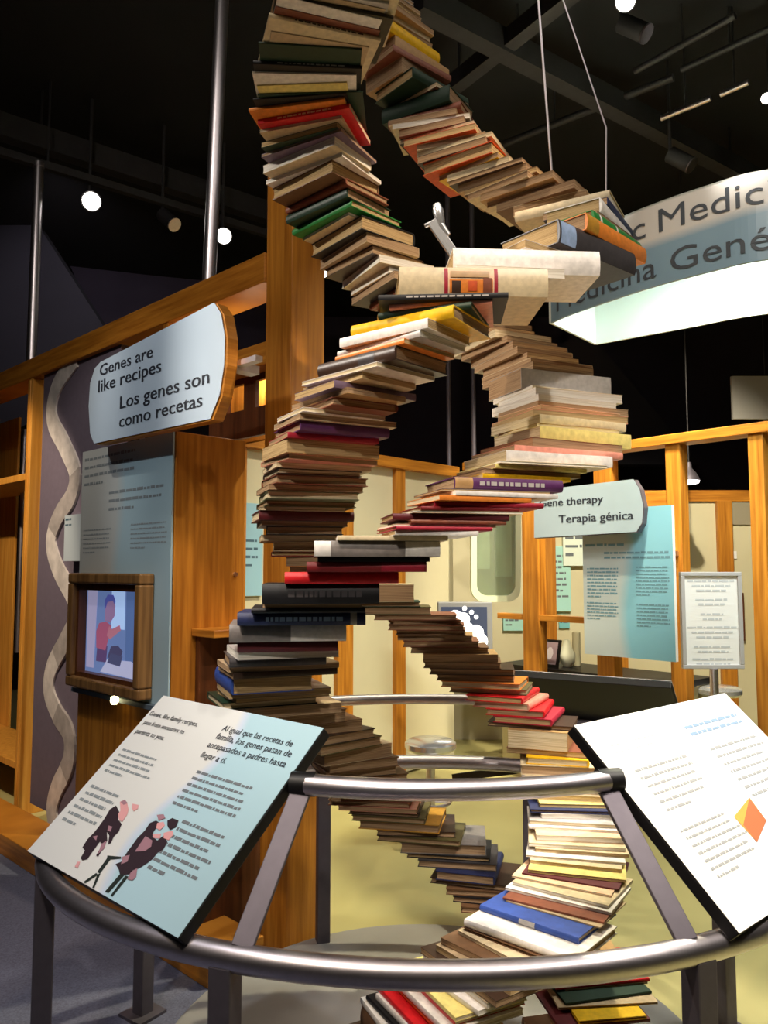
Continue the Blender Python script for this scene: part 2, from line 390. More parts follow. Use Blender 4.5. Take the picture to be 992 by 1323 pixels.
# mauve panel with the wavy ribbon
ma0, ma1 = PS.px(50, 700)[0], PS.px(150, 700)[0]
pbox('mauve_panel', ma0, ma1, .1, bt - .13, -.05, .0, PURPLEP, bev=0)
path = [(97, 462), (72, 500), (66, 540), (82, 575), (96, 610), (92, 640), (75, 668), (65, 700), (74, 735), (92, 770), (96, 800), (82, 832), (66, 862), (62, 892), (72, 920), (88, 948), (88, 985), (72, 1020), (66, 1050), (74, 1085)]
def smoothpath(p, k=5):
    out = []
    for i in range(len(p) - 1):
        q0, q1, q2, q3 = p[max(i - 1, 0)], p[i], p[i + 1], p[min(i + 2, len(p) - 1)]
        for j in range(k):
            t = j / k
            out.append(tuple(.5 * (2 * q1[c] + (q2[c] - q0[c]) * t + (2 * q0[c] - 5 * q1[c] + 4 * q2[c] - q3[c]) * t * t + (3 * q1[c] - q0[c] - 3 * q2[c] + q3[c]) * t ** 3) for c in range(len(q1))))
    return out + [p[-1]]
rp = [PS.px(x, y, .012) for x, y in smoothpath(path)]
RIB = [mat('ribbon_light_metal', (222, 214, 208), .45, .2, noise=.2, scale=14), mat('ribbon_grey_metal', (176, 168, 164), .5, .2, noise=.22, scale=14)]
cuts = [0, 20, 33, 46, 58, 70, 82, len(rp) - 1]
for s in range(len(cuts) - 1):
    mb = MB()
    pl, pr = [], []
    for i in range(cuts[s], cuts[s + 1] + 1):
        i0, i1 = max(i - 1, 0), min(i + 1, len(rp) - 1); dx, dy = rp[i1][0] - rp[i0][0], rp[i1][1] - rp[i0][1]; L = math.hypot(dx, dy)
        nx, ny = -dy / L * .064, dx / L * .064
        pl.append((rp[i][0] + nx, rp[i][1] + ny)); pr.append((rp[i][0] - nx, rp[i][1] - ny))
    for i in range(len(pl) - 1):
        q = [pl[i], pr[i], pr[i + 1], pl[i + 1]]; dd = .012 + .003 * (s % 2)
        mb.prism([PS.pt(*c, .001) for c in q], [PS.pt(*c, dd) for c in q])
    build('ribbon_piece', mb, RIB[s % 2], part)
# shelf bay at the far left
sa1 = PS.px(36, 700)[0]; sa0 = sa1 - 3.0
pbox('shelf_back', sa0, PS.px(17, 700, -.35)[0], 0.05, bt - .16, -.38, -.36, YWOOD)
pbox('shelf_side', sa1 - .005, sa1 + .03, 0, bt - .14, -.38, .03, YWOOD)
for y in (620, 985, 1108):
    b = PS.px(20, y)[1]; pbox('shelf', sa0, sa1 - .005, b - .022, b + .022, -.36, .03, YWOOD)
build('steel_tube', MB().tube([PS.pt(PS.px(31, 600, -.3)[0], .9, -.3), PS.pt(PS.px(31, 600, -.3)[0], bt - .3, -.3)], .02, 10), STEEL, part, True)
# plinth
pa1 = FS.px(268, 1283)[0]
hpl = .115
for i in range(3):
    l0 = -4.0 + i * (pa1 + 4.0) / 3; l1 = -4.0 + (i + 1) * (pa1 + 4.0) / 3
    pbox('plinth_board', l0 + .001, l1 - .001, .0125, hpl, -.25, 0.0, WOODH, S=FS)
# steel poles from the partition to the ceiling
def pole(p, q, Y, r, lab):
    a, b = at_depth(*p, Y), at_depth(*q, Y); t = (4.8 - a.z) / (b.z - a.z); top = a.lerp(b, t)
    tag(build('steel_pole', MB().tube([a, top], r, 14), STEEL, smooth=True), lab, 'pole')
Ya = PS.pt(PS.px(269, 372)[0], 0).y; Yb = PS.pt(PS.px(40, 478)[0], 0).y
pole((269.5, 371), (287, 0), Ya + .03, .032, 'thick steel pole rising from the left beam to the ceiling')
pb_a, pb_b = at_depth(40, 477, Yb + .04), at_depth(50, 216, Yb + .04)
tag(build('steel_pole', MB().tube([pb_a, pb_b], .033, 14), STEEL, smooth=True), 'shorter steel pole at far left standing on the beam', 'pole')
# a clip that holds the shorter pole to the beam above
build('pole_cap', MB().tube([pb_b, pb_b + Vector((0, 0, .03))], .036, 14), STEEL, C.objects['steel_pole.001'] if 'steel_pole.001' in C.objects else None, True)

# ------------------------------------------------------------------ recipe cabinet
cab = empty('recipe_cabinet', FS.pt(FS.px(221, 900)[0], hpl), 'wooden cabinet with printed grey front and a framed screen, under the recipes sign', 'cabinet')
ca1, ca0 = FS.px(223, 740)[0], FS.px(104, 740)[0]; ch = FS.px(225, 557)[1]
build('body', MB().sbox(FS, ca0, ca1, hpl + .001, ch, -.345, -.004), WOOD, cab, bevel=.004)
m2 = two_tone('cabinet_print', (186, 190, 188), (166, 192, 202), .42, .06, .05)
low = FS.px(160, 900)[1]
uv_sheet('graphic_panel', FS, ca0 + .004, ca1 - .004, low, ch - .004, .008, m2, cab)
blocks(FS, cab, INKL2, .0088, [((110, 588), (178, 567), (110, 630), 4), ((141, 630), (216, 612), (141, 662), 3)], .36, .15, 'printed_text')
blocks(FS, cab, mat('print_soft_ink', (146, 154, 158), .7), .0088, [((108, 682), (144, 676), (108, 716), 6), ((169, 674), (216, 664), (169, 710), 6)], .34, .1, 'printed_text')
def frame_px(x, y): return FS.px(x, y)
fa0, fa1 = FS.px(106, 820)[0], FS.px(201, 820)[0]; fb0, fb1 = FS.px(201, 904)[1], FS.px(201, 741)[1]
fr = MB(); fw = .045
FM = wood('gilt_frame', (96, 66, 36), (150, 112, 66))
for (q0, q1, r0, r1) in ((fa0, fa1, fb1 - fw, fb1), (fa0, fa1, fb0, fb0 + fw), (fa0, fa0 + fw, fb0 + fw, fb1 - fw), (fa1 - fw, fa1, fb0 + fw, fb1 - fw)):
    fr.sbox(FS, q0, q1, r0, r1, .0085, .075)
frm = build('screen_frame', fr, FM, cab, bevel=.008)
inn = MB()
for (q0, q1, r0, r1) in ((fa0 + fw, fa1 - fw, fb1 - fw - .03, fb1 - fw), (fa0 + fw, fa1 - fw, fb0 + fw, fb0 + fw + .02), (fa0 + fw, fa0 + fw + .02, fb0 + fw, fb1 - fw), (fa1 - fw - .02, fa1 - fw, fb0 + fw, fb1 - fw)):
    inn.sbox(FS, q0, q1, r0, r1, .0085, .05)
build('inner_slip', inn, DWOOD, frm)
sa, sb = fa0 + fw + .02, fa1 - fw - .02; s0, s1 = fb0 + fw + .02, fb1 - fw - .03
scr = build('screen', MB().sbox(FS, sa, sb, s0, s1, .0086, .012), mat('screen_blue', (112, 136, 190), .3, emit=.55), cab)
def sq(name, pts, col, d, e=.55):
    build(name, MB().add([FS.pt(sa + (sb - sa) * u, s0 + (s1 - s0) * v, d) for u, v in pts], [tuple(range(len(pts)))]), mat('screen_' + name, col, .3, emit=e), scr)
sq('window_light', [(.45, .55), (.68, .55), (.68, 1), (.45, 1)], (170, 200, 245), .0124, .7)
sq('curtain', [(0.02, .05), (.16, .05), (.20, 1), (.02, 1)], (172, 168, 205), .0126)
sq('bright_pane', [(.86, .5), (1, .5), (1, 1), (.86, 1)], (150, 215, 250), .0126, .7)
sq('wall_strip', [(.70, .1), (.84, .1), (.84, 1), (.70, 1)], (92, 118, 172), .0125)
sq('figure_skirt', [(.2, .14), (.38, .14), (.4, .34), (.22, .36)], (96, 74, 118), .0127)
sq('figure_shirt', [(.2, .3), (.36, .28), (.42, .44), (.46, .58), (.36, .63), (.24, .6), (.19, .5)], (170, 92, 122), .0128)
sq('figure_arm', [(.38, .46), (.44, .42), (.62, .54), (.6, .6), (.46, .54), (.42, .58)], (186, 120, 140), .0129)
sq('figure_hair', [(.33, .78), (.50, .78), (.52, .88), (.48, .95), (.38, .95), (.33, .88)], (86, 92, 172), .0129)
sq('figure_face', [(.34, .64), (.44, .62), (.51, .70), (.52, .82), (.47, .88), (.38, .86), (.34, .76)], (152, 122, 164), .013)
sq('seated_figure', [(.4, .2), (.62, .2), (.66, .3), (.58, .36), (.46, .34)], (78, 76, 110), .0129)
sq('table_cloth', [(.28, .02), (.98, .0), (1, .12), (.8, .2), (.4, .18)], (190, 194, 230), .013)
sq('dishes', [(.4, .14), (.62, .12), (.66, .24), (.46, .26)], (80, 84, 120), .0132)
# plain lower front under the screen
build('lower_front', MB().sbox(FS, ca0 + .004, ca1 - .004, low - .02, low - .001, -.003, .03), mat('slate_blue_edge', (84, 98, 110), .5), cab)
c = FS.px(148, 906, .05); cc = FS.pt(*c, .05)
lmp = build('under_lamp', MB().lathe(cc, [(.004, .022), (.016, .018), (.018, 0), (.012, -.012)], 12), mat('amber_bulb', (255, 236, 170), .4, emit=6), cab, True)
kn = FS.pt(ca1, 1.4, -.05)
sp = Surf(FS.pt(ca1 - .0, 0, -.004), -PN)          # the wooden side of the cabinet
k = sp.px(303, 742); kc = sp.pt(*k)
build('keyhole_knob', MB().tube([kc, kc + PU * .012], .009, 10), STEEL, cab, True)
# low wooden shelf box beside the cabinet
sx0, sy0 = sp.px(247, 812); sx1, _ = sp.px(330, 812)
bx = empty('wooden_ledge', sp.pt(sx0, 1.0, 0), 'small orange wooden ledge jutting from the side of the recipe cabinet', 'ledge')
build('top_board', MB().sbox(sp, sx0, .6, sy0 - .03, sy0, .002, .16), WOODH, bx, bevel=.003)
build('side_board', MB().sbox(sp, sx0 + .02, .56, .03, sy0 - .031, .002, .03), DWOOD, bx, bevel=.003)
# small card behind the cabinet
ka, kb = PS.px(82, 725, .06); ka2, kb2 = PS.px(112, 663, .06)
o = build('label_card', MB().sbox(PS, ka, ka2, kb, kb2, .001, .06), mat('pale_blue_card', (176, 188, 196), .6), None)
tag(o, 'small pale blue card fixed to the mauve panel behind the cabinet', 'card')
tt = MB(); word_block(tt, PS, ka + .01, kb2 - .03, .09, 2, .03, .012, .0606); build('printed_text', tt, INKB, o)

# ------------------------------------------------------------------ "Genes are like recipes" sign
GS = Surf(P0 + PN * .46, PU)
gp = [(130, 468), (277, 391), (286, 405), (291, 435), (290, 470), (284, 510), (272, 541), (122, 573), (117, 560), (115, 525), (117, 495), (123, 476)]
gs = empty('recipes_sign', GS.pt(*GS.px(200, 572)), 'pale blue hanging sign reading Genes are like recipes, with bulging ends', 'sign')
poly = [GS.px(*p) for p in gp]
ga0, ga1 = min(p[0] for p in poly), max(p[0] for p in poly); gb0, gb1 = min(p[1] for p in poly), max(p[1] for p in poly)
build('sign_board', MB().plate(GS, [(a * 1.0 + .012, b - .006) for a, b in poly], -.045, -.003), WOODH, gs)
uv_sheet('sign_face', GS, ga0, ga1, gb0, gb1, .002, mat('sign_pale_blue', (190, 206, 220), .42, noise=.03, scale=4), gs, poly)
for w_, q0, q1 in (('Genes are', (129, 486), (197, 461)), ('like recipes', (127, 508), (208, 479)), ('Los genes son', (155, 529), (270, 494)), ('como recetas', (154, 553), (261, 524))):
    line(GS, gs, INK, w_, q0, q1, .003, .018, .66)
g = GS.pt(*GS.px(285, 470), -.04); build('bracket', MB().bar(g, g - PN * .11, .05, .03), STEEL, gs)
g = GS.pt(*GS.px(305, 462), -.06); build('bracket', MB().bar(g - PU * .1, g + PU * .05, .03, .02), STEEL, gs)
for x in (150, 245):
    q = GS.pt(GS.px(x, 540)[0], ch + .001, -.06); build('sign_post', MB().tube([q + PN * -.06, Vector((q.x, q.y, GS.pt(*GS.px(x, 480)).z)) + PN * -.06], .012, 8), STEEL, gs)

# ------------------------------------------------------------------ round platform, guard rail
CX, CY = .126, 2.33
o = build('round_platform', MB().lathe((CX + .02, CY + .11, 0.013), [(.80, 0), (.82, .012), (.82, .05), (.80, .062)], 64), PLATG, smooth=True)
tag(o, 'low round grey platform on the floor under the book spiral', 'platform')
PLAT_Z = .0755
rail = empty('guard_rail', (CX, CY, 0.0), 'ring shaped steel guard rail on posts around the book spiral', 'railing')
RA, RB, RZ, RCY = 1.06, .815, .738, 2.335
ell = lambda t, a=RA, b=RB, cy=RCY, z=RZ: Vector((CX + a * math.cos(t), cy + b * math.sin(t), z))
build('ring_tube', MB().tube([ell(2 * math.pi * i / 96) for i in range(96)], .0275, 16, closed=True), STEEL, rail, True)
def t_for_px(px, front, a=RA, b=RB, cy=RCY):
    best = None
    for i in range(720):
        t = 2 * math.pi * i / 720
        if (math.sin(t) < .15) != front: continue
        p = ell(t, a, b, cy); e = abs(W / 2 + F * p.x / p.y - px)
        if best is None or e < best[0]: best = (e, t)
    return best[1]
for px, fr_ in ((72, True), (298, True), (887, True), (197, False), (421, False), (681, False), (918, False)):
    tpar = t_for_px(px, fr_); p = ell(tpar)
    if px == 72: p = Vector((p.x + .0, p.y, p.z))
    tan = Vector((-RA * math.sin(tpar), RB * math.cos(tpar), 0)).normalized()
    pst = build('rail_post', MB().bar(Vector((p.x, p.y, .0125)), Vector((p.x, p.y, RZ - .01)), .05, .05, tan), DSTEEL, rail, bevel=.004)
    build('foot_plate', MB().bar(Vector((p.x, p.y, .0125)), Vector((p.x, p.y, .022)), .11, .11, tan), DSTEEL, pst)
UZ, UA, UB, UCY = 1.02, .80, .60, 2.335
def arc(x0, x1, front, n=24):
    t0, t1 = t_for_px(x0, front, UA, UB, UCY), t_for_px(x1, front, UA, UB, UCY)
    if front and t0 < 1: t0 += 2 * math.pi
    return [ell(t0 + (t1 - t0) * i / n, UA, UB, UCY, UZ) for i in range(n + 1)]
build('upper_rail', MB().tube(arc(400, 778, True), .0235, 14), STEEL, rail, True)
build('upper_rail', MB().tube(arc(370, 640, False), .019, 14), STEEL, rail, True)
ua = arc(400, 778, True)
def strut(lowpx, up, w=.045):
    tl = t_for_px(lowpx, True); p = ell(tl) + Vector((0, 0, .02)); q = up
    build('strut_bar', MB().bar(p, q, w, .014, (0, -.7, .7)), DSTEEL, rail, bevel=.002)
strut(318, ua[0] + Vector((-.012, 0, -.015))); strut(872, ua[-1] + Vector((.0, 0, -.015)))
for p_, sgn in ((ua[0], -1), (ua[-1], 1)):
    build('end_sleeve', MB().tube([p_ - Vector((sgn * .02, 0, 0)), p_ + Vector((sgn * .035, .01, 0))], .0265, 14), BLACK, rail, True)
ub = arc(370, 640, False)
build('strut_bar', MB().bar(ell(t_for_px(664, False)) + Vector((0, .02, -.02)), at_depth(590, 1004, 3.42), .05, .03), BLACK, rail)

# ------------------------------------------------------------------ reading panels
def reading_panel(O, u, inward, width, length, lab, m, thick=.03):
    cc, ss = math.cos(math.radians(42)), math.sin(math.radians(42))
    v = Vector((inward[0] * cc, inward[1] * cc, ss)); u = Vector((u[0], u[1], 0)).normalized()
    S = Surf(O, u, v, u.cross(v)); t = empty('reading_panel', O, lab, 'panel', None)
    build('backing_board', MB().sbox(S, 0, width, 0, length, -thick, -.002), BLACK, t, bevel=.003)
    if m: uv_sheet('printed_sheet', S, .001, width - .001, .001, length - .001, .0012, m, t)
    return S, t
zb = .775
O1 = at_height(35, 1100, zb); B1 = at_height(230, 1213, zb); u1 = (B1 - O1).normalized(); in1 = Vector((-u1.y, u1.x, 0))
mL = two_tone('left_panel_print', (204, 206, 204), (162, 194, 206), .56, .06, .035, (186, 198, 214))
S1, t1 = reading_panel(O1, u1, in1, (B1 - O1).length, .525, 'tilted reading panel at left with pictures of people and two columns of text', mL)
d = .0022
for w_, q0, q1 in (('Genes, like family recipes,', (190, 926), (256, 936)), ('pass from ancestors to', (183, 937), (238, 946)), ('parents to you.', (173, 948), (212, 955)),
                  ('Al igual que las recetas de', (284, 946), (378, 962)), ('familia, los genes pasan de', (276, 956), (376, 976)), ('antepasados a padres hasta', (266, 966), (368, 990)), ('llegar a ti.', (258, 978), (290, 986))):
    line(S1, t1, INK, w_, q0, q1, d, .012, .9, 'heading_text')
blocks(S1, t1, INKL2, d, [((162, 964), (218, 978), (130, 996), 5), ((122, 1010), (162, 1022), (82, 1062), 6)], .4)
blocks(S1, t1, INKG, d, [((258, 992), (336, 1014), (222, 1040), 6), ((240, 1055), (300, 1075), (198, 1128), 7)], .4)
def shape(S, name, pts, m, par, d=.0024): build(name, MB().add([S.pt(*S.px(x, y, d), d) for x, y in pts], [tuple(range(len(pts)))]), m, par)
PD = mat('print_dark_plum', (40, 24, 34), .7); PP = mat('print_pink', (206, 150, 152), .7); PM = mat('print_mauve', (150, 112, 124), .7); PG = mat('print_dark_green', (24, 34, 30), .7)
def pict(name, m, *polys, d=.0024):
    for p in polys:
        pts = [(100 + x / 6.2, 1010 + y / 6.2) for x, y in p]
        build(name, MB().add([S1.pt(*S1.px(x, y, d), d) for x, y in pts], [tuple(range(len(pts)))]), m, t1)
pict('printed_coat', PD, [(310, 190), (335, 240), (325, 300), (355, 340), (330, 400), (290, 440), (270, 490), (245, 500), (255, 430), (235, 400), (240, 470), (190, 560), (165, 600), (150, 590), (200, 500), (180, 480), (120, 560), (80, 620), (40, 630), (25, 610), (60, 550), (40, 525), (80, 460), (130, 410), (170, 360), (220, 290), (260, 220)],
     [(630, 310), (660, 330), (610, 400), (600, 440), (640, 470), (690, 430), (720, 480), (690, 540), (640, 570), (600, 620), (560, 650), (500, 690), (440, 710), (420, 740), (380, 745), (340, 740), (330, 700), (305, 660), (350, 640), (400, 560), (430, 520), (480, 450), (540, 390), (580, 330)])
pict('printed_face', PP, [(340, 160), (375, 145), (400, 175), (410, 220), (400, 260), (360, 320), (335, 310), (325, 260), (345, 230)], [(440, 175), (490, 185), (485, 215), (450, 235), (435, 210)],
     [(640, 330), (690, 320), (700, 350), (660, 390), (630, 370)], [(690, 410), (760, 390), (770, 420), (730, 470), (690, 450)], [(0, 640), (22, 640), (5, 690), (-22, 680)], [(600, 420), (670, 415), (660, 455), (610, 450)], d=.0027)
pict('printed_sleeve', PM, [(250, 350), (280, 360), (265, 400), (240, 390)], [(190, 500), (235, 470), (215, 530), (165, 580)], [(120, 440), (160, 430), (150, 470)], [(545, 435), (600, 470), (590, 520), (540, 555), (460, 560), (500, 500)],
     [(360, 600), (420, 585), (400, 640), (350, 660)], [(430, 720), (480, 690), (470, 760), (440, 790), (400, 780)], d=.003)
pict('printed_hair', PM, [(345, 160), (380, 142), (402, 170), (370, 185)], [(635, 265), (690, 260), (705, 290), (650, 310)], d=.0032)
pict('printed_hair', PD, [(720, 310), (760, 290), (810, 310), (790, 360), (740, 385), (720, 350)], d=.0032)
pict('printed_table', PG, [(240, 590), (350, 600), (350, 615), (265, 622), (180, 735), (158, 722), (235, 615)], [(150, 730), (165, 745), (60, 815), (50, 800)], [(160, 740), (185, 735), (135, 850), (118, 850)])
pict('printed_leg', PG, [(340, 740), (380, 745), (250, 890), (220, 880)], [(385, 750), (410, 760), (280, 920), (265, 910)], d=.0022)
# right panel
O2 = at_height(955, 1207, zb); u2 = Vector((.763, .646, 0)).normalized(); in2 = Vector((-u2.y, u2.x, 0))
mR = two_tone('right_panel_print', (238, 238, 234), (216, 226, 240), .44, .05, .03)
S2, t2 = reading_panel(O2, u2, in2, .76, .525, 'tilted white reading panel at right, cut by the frame, with an orange block picture', mR)
blocks(S2, t2, mat('print_faint_ink', (196, 198, 200), .7), d, [((783, 957), (842, 943), (792, 976), 2)], .4)
blocks(S2, t2, INKL, d, [((815, 990), (885, 972), (865, 1050), 6), ((874, 1068), (940, 1043), (928, 1138), 7), ((912, 962), (975, 948), (966, 1035), 7)], .34)
blocks(S2, t2, mat('print_soft_blue_ink', (126, 150, 178), .7), d, [((880, 935), (948, 918), (896, 952), 2)], .45, .05, 'heading_text')
shape(S2, 'printed_block', [(948, 1055), (968, 1030), (990, 1060), (978, 1088)], mat('print_orange', (226, 152, 66), .7), t2)
shape(S2, 'printed_block_side', [(968, 1031), (990, 1060), (978, 1088), (960, 1066)], mat('print_brown', (170, 98, 58), .7), t2, .0026)
# rear panel, seen from behind
TL3, TR3 = at_height(644, 864, 1.105), at_height(868, 880, 1.105)
u3 = (TR3 - TL3).normalized(); out3 = Vector((-u3.y, u3.x, 0))
cc, ss = math.cos(math.radians(42)), math.sin(math.radians(42)); L3 = .525
O3 = TR3 + Vector((out3.x * cc, out3.y * cc, -ss)) * L3
S3, t3 = reading_panel(O3, -u3, (-out3.x, -out3.y), (TR3 - TL3).length, L3, 'black backed reading panel seen from behind, at the rear right of the rail', WHITE)
w3 = (TR3 - TL3).length
build('cross_bar', MB().sbox(S3, .05, w3 - .05, .20, .26, -.06, -.031), DSTEEL, t3)
for a in (.08, w3 - .1):
    q = S3.pt(a, .1, -.031); 
    build('support_arm', MB().bar(q, S3.pt(a, -.02, -.12) , .03, .02), BLACK, t3)

# ------------------------------------------------------------------ curved ceiling sign
k_ = 1.25; ZB, ZT = EYE + 1.25, EYE + 1.25 + .375
fpx = [(712, 417), (735, 407), (780, 391), (845, 370), (920, 350), (992, 335)]
fc = [at_height(x, y, ZB) for x, y in fpx] + [Vector((2.0, 2.92, ZB)), Vector((2.5, 2.86, ZB)), Vector((3.0, 2.98, ZB)), Vector((3.6, 3.4, ZB))]
bpx = [(712, 417), (770, 445), (880, 425), (992, 405)]
bc = [at_height(x, y, ZB) for x, y in bpx] + [Vector((2.5, 3.52, ZB)), Vector((3.1, 3.45, ZB)), Vector((3.6, 3.4, ZB))]
fcs = [Vector(p) for p in smoothpath([tuple(p) for p in fc], 8)]; bcs = [Vector(p) for p in smoothpath([tuple(p) for p in bc][1:], 8)]
bcs = [bc[0]] + bcs
cs = empty('curved_sign', (1.9, 3.2, ZB), 'big curved hanging sign with lettering ending in Medicina Genética, lit inside', 'sign')
mb = MB(); up = Vector((0, 0, ZT - ZB))
def strip(pts, th):
    m_ = MB()
    for i in range(len(pts) - 1):
        dn = (pts[i + 1] - pts[i]).normalized(); nn = Vector((-dn.y, dn.x, 0)) * th
        p, q = pts[i], pts[i + 1]
        m_.hexa([p, q, q + nn, p + nn, p + up, q + up, q + nn + up, p + nn + up])
    return m_
# front band carries the print: white above, blue below, meeting along a soft wave
fb = strip(fcs, .012)
SL = [0.0]
for i in range(1, len(fcs)): SL.append(SL[-1] + (fcs[i] - fcs[i - 1]).length)
bo = build('front_band', fb, None, cs)
def band_pt(s, z, d=0.003):
    i = 0
    while i < len(SL) - 2 and SL[i + 1] < s: i += 1
    t_ = (s - SL[i]) / (SL[i + 1] - SL[i]); p = fcs[i].lerp(fcs[i + 1], t_); dn = (fcs[i + 1] - fcs[i]).normalized()
    return Vector((p.x + dn.y * d, p.y - dn.x * d, ZB + z))
m_ = bpy.data.materials.new('curved_sign_print'); m_.use_nodes = True; nt = m_.node_tree; b_ = nt.nodes['Principled BSDF']
uvn = nt.nodes.new('ShaderNodeUVMap'); sx_ = nt.nodes.new('ShaderNodeSeparateXYZ'); nt.links.new(uvn.outputs['UV'], sx_.inputs[0])
mm = nt.nodes.new('ShaderNodeMath'); mm.operation = 'MULTIPLY'; mm.inputs[1].default_value = 2.6; nt.links.new(sx_.outputs['X'], mm.inputs[0])
sn = nt.nodes.new('ShaderNodeMath'); sn.operation = 'SINE'; nt.links.new(mm.outputs[0], sn.inputs[0])
ma = nt.nodes.new('ShaderNodeMath'); ma.operation = 'MULTIPLY_ADD'; ma.inputs[1].default_value = .10; nt.links.new(sn.outputs[0], ma.inputs[0]); nt.links.new(sx_.outputs['Y'], ma.inputs[2])
rr = nt.nodes.new('ShaderNodeValToRGB'); rr.color_ramp.elements[0].position = .56; rr.color_ramp.elements[1].position = .68
rr.color_ramp.elements[0].color = lin((140, 172, 190)); rr.color_ramp.elements[1].color = lin((226, 222, 212))
nt.links.new(ma.outputs[0], rr.inputs['Fac']); nt.links.new(rr.outputs['Color'], b_.inputs['Base Color']); b_.inputs['Roughness'].default_value = .35
bo.data.materials.append(m_)
uv = bo.data.uv_layers.new(name='UVMap'); base = LOC[bo]
for l in bo.data.loops:
    p = bo.data.vertices[l.vertex_index].co + base
    j = min(range(len(fcs)), key=lambda i: (fcs[i].x - p.x) ** 2 + (fcs[i].y - p.y) ** 2)
    uv.data[l.index].uv = (SL[j], (p.z - ZB) / (ZT - ZB))
SIGNW = mat('sign_inner_white', (226, 236, 226), .6)
build('rear_band', strip(bcs, .012), SIGNW, cs)
n_ = len(fcs)
topm = MB(); topm.prism([p + up * .98 for p in fcs] + [p + up * .98 for p in reversed(bcs[1:-1])], [p + up for p in fcs] + [p + up for p in reversed(bcs[1:-1])])
build('top_sheet', topm, SIGNW, cs)
def s_of_px(px):
    return min((i * .002 for i in range(int(SL[-1] / .002))), key=lambda s: abs(W / 2 + F * band_pt(s, .1).x / band_pt(s, .1).y - px))
SLET = mat('sign_lettering', (78, 84, 90), .5)
def tw(w): 
    vs, _ = text_verts(w); return min(v[0] for v in vs), max(v[0] for v in vs)
def band_text(w, s0, z, kx, ky, right=False):
    vs, fs = text_verts(w); x0, x1 = tw(w); off = s0 - (x1 if right else x0) * kx; mb = MB()
    mb.add([band_pt(off + v[0] * kx, z + v[1] * ky) for v in vs], fs); build('lettering', mb, SLET, cs)
q0, q1 = s_of_px(724), s_of_px(857); wv = tw('Medicina'); kk = (q1 - q0) / (wv[1] - wv[0])
q2, q3 = s_of_px(876), s_of_px(990); wg = tw('Gené'); kg = (q3 - q2) / (wg[1] - wg[0])
q4, q5 = s_of_px(862), s_of_px(1003); wm = tw('Medic'); km = (q5 - q4) / (wm[1] - wm[0])
print('sign text scale', kk, kg, km)
band_text('Medicina', q0, .04, kk, .145); band_text('Genética', q2, .04, kg * 1.17, .145)
band_text('Genetic', s_of_px(844), .235, km, .15, True); band_text('Medicine', q4, .235, km, .15)
cl = bpy.data.lights.new('curved_sign_lamp', 'AREA'); cl.shape = 'RECTANGLE'; cl.size = 1.2; cl.size_y = .12; cl.energy = 75; cl.color = (.97, 1, .93)
co = bpy.data.objects.new('curved_sign_lamp', cl); C.objects.link(co); co.location = (1.95, 3.25, ZT - .06)
for x in (2.1, 3.0): build('hanger_wire', MB().tube([(x, 3.4 if x < 1.5 else 3.2, ZT), (x, 3.4 if x < 1.5 else 3.2, 4.8)], .003, 6), DGREY, cs)

# ------------------------------------------------------------------ book spiral
PAL = {  # albedo, word for the label
 'cream': ((214, 196, 160), 'cream'), 'white': ((232, 226, 220), 'white'), 'beige': ((190, 166, 132), 'beige'), 'tan': ((178, 140, 92), 'tan'),
 'brown': ((112, 80, 54), 'brown'), 'dbrown': ((62, 44, 34), 'dark brown'), 'black': ((22, 21, 24), 'black'), 'grey': ((128, 120, 116), 'grey'),
 'dgrey': ((66, 62, 64), 'dark grey'), 'lgrey': ((184, 178, 174), 'pale grey'), 'olive': ((92, 84, 48), 'olive'), 'dolive': ((52, 46, 30), 'dark olive'),
 'dgreen': ((30, 54, 38), 'dark green'), 'green': ((40, 128, 56), 'green'), 'gdull': ((116, 124, 92), 'dull green'), 'yellow': ((230, 180, 26), 'yellow'),
 'pyellow': ((232, 214, 130), 'pale yellow'), 'ochre': ((190, 138, 48), 'ochre'), 'orange': ((226, 132, 52), 'orange'), 'oranger': ((206, 84, 36), 'orange red'),
 'red': ((206, 30, 36), 'red'), 'dred': ((122, 28, 32), 'dark red'), 'maroon': ((92, 30, 36), 'maroon'), 'rbrown': ((132, 76, 56), 'reddish brown'),
 'pink': ((226, 150, 130), 'salmon pink'), 'purple': ((88, 42, 92), 'purple'), 'mauve': ((112, 92, 112), 'mauve grey'), 'navy': ((36, 44, 82), 'navy blue'),
 'blue': ((44, 72, 148), 'blue'), 'pblue': ((150, 172, 206), 'pale blue'), 'crimson': ((160, 28, 50), 'crimson'), 'peach': ((236, 196, 160), 'peach')}
PG_ = [pages_mat('pages_cream', (222, 206, 172), (170, 148, 112)), pages_mat('pages_tan', (196, 168, 122), (140, 112, 76)), pages_mat('pages_white', (236, 230, 218), (196, 186, 168)), pages_mat('pages_brown', (178, 148, 114), (124, 98, 74))]
def cover(cn, soft): return mat('cover_' + cn, PAL[cn][0], .38 if soft else .5, noise=.14, scale=60)

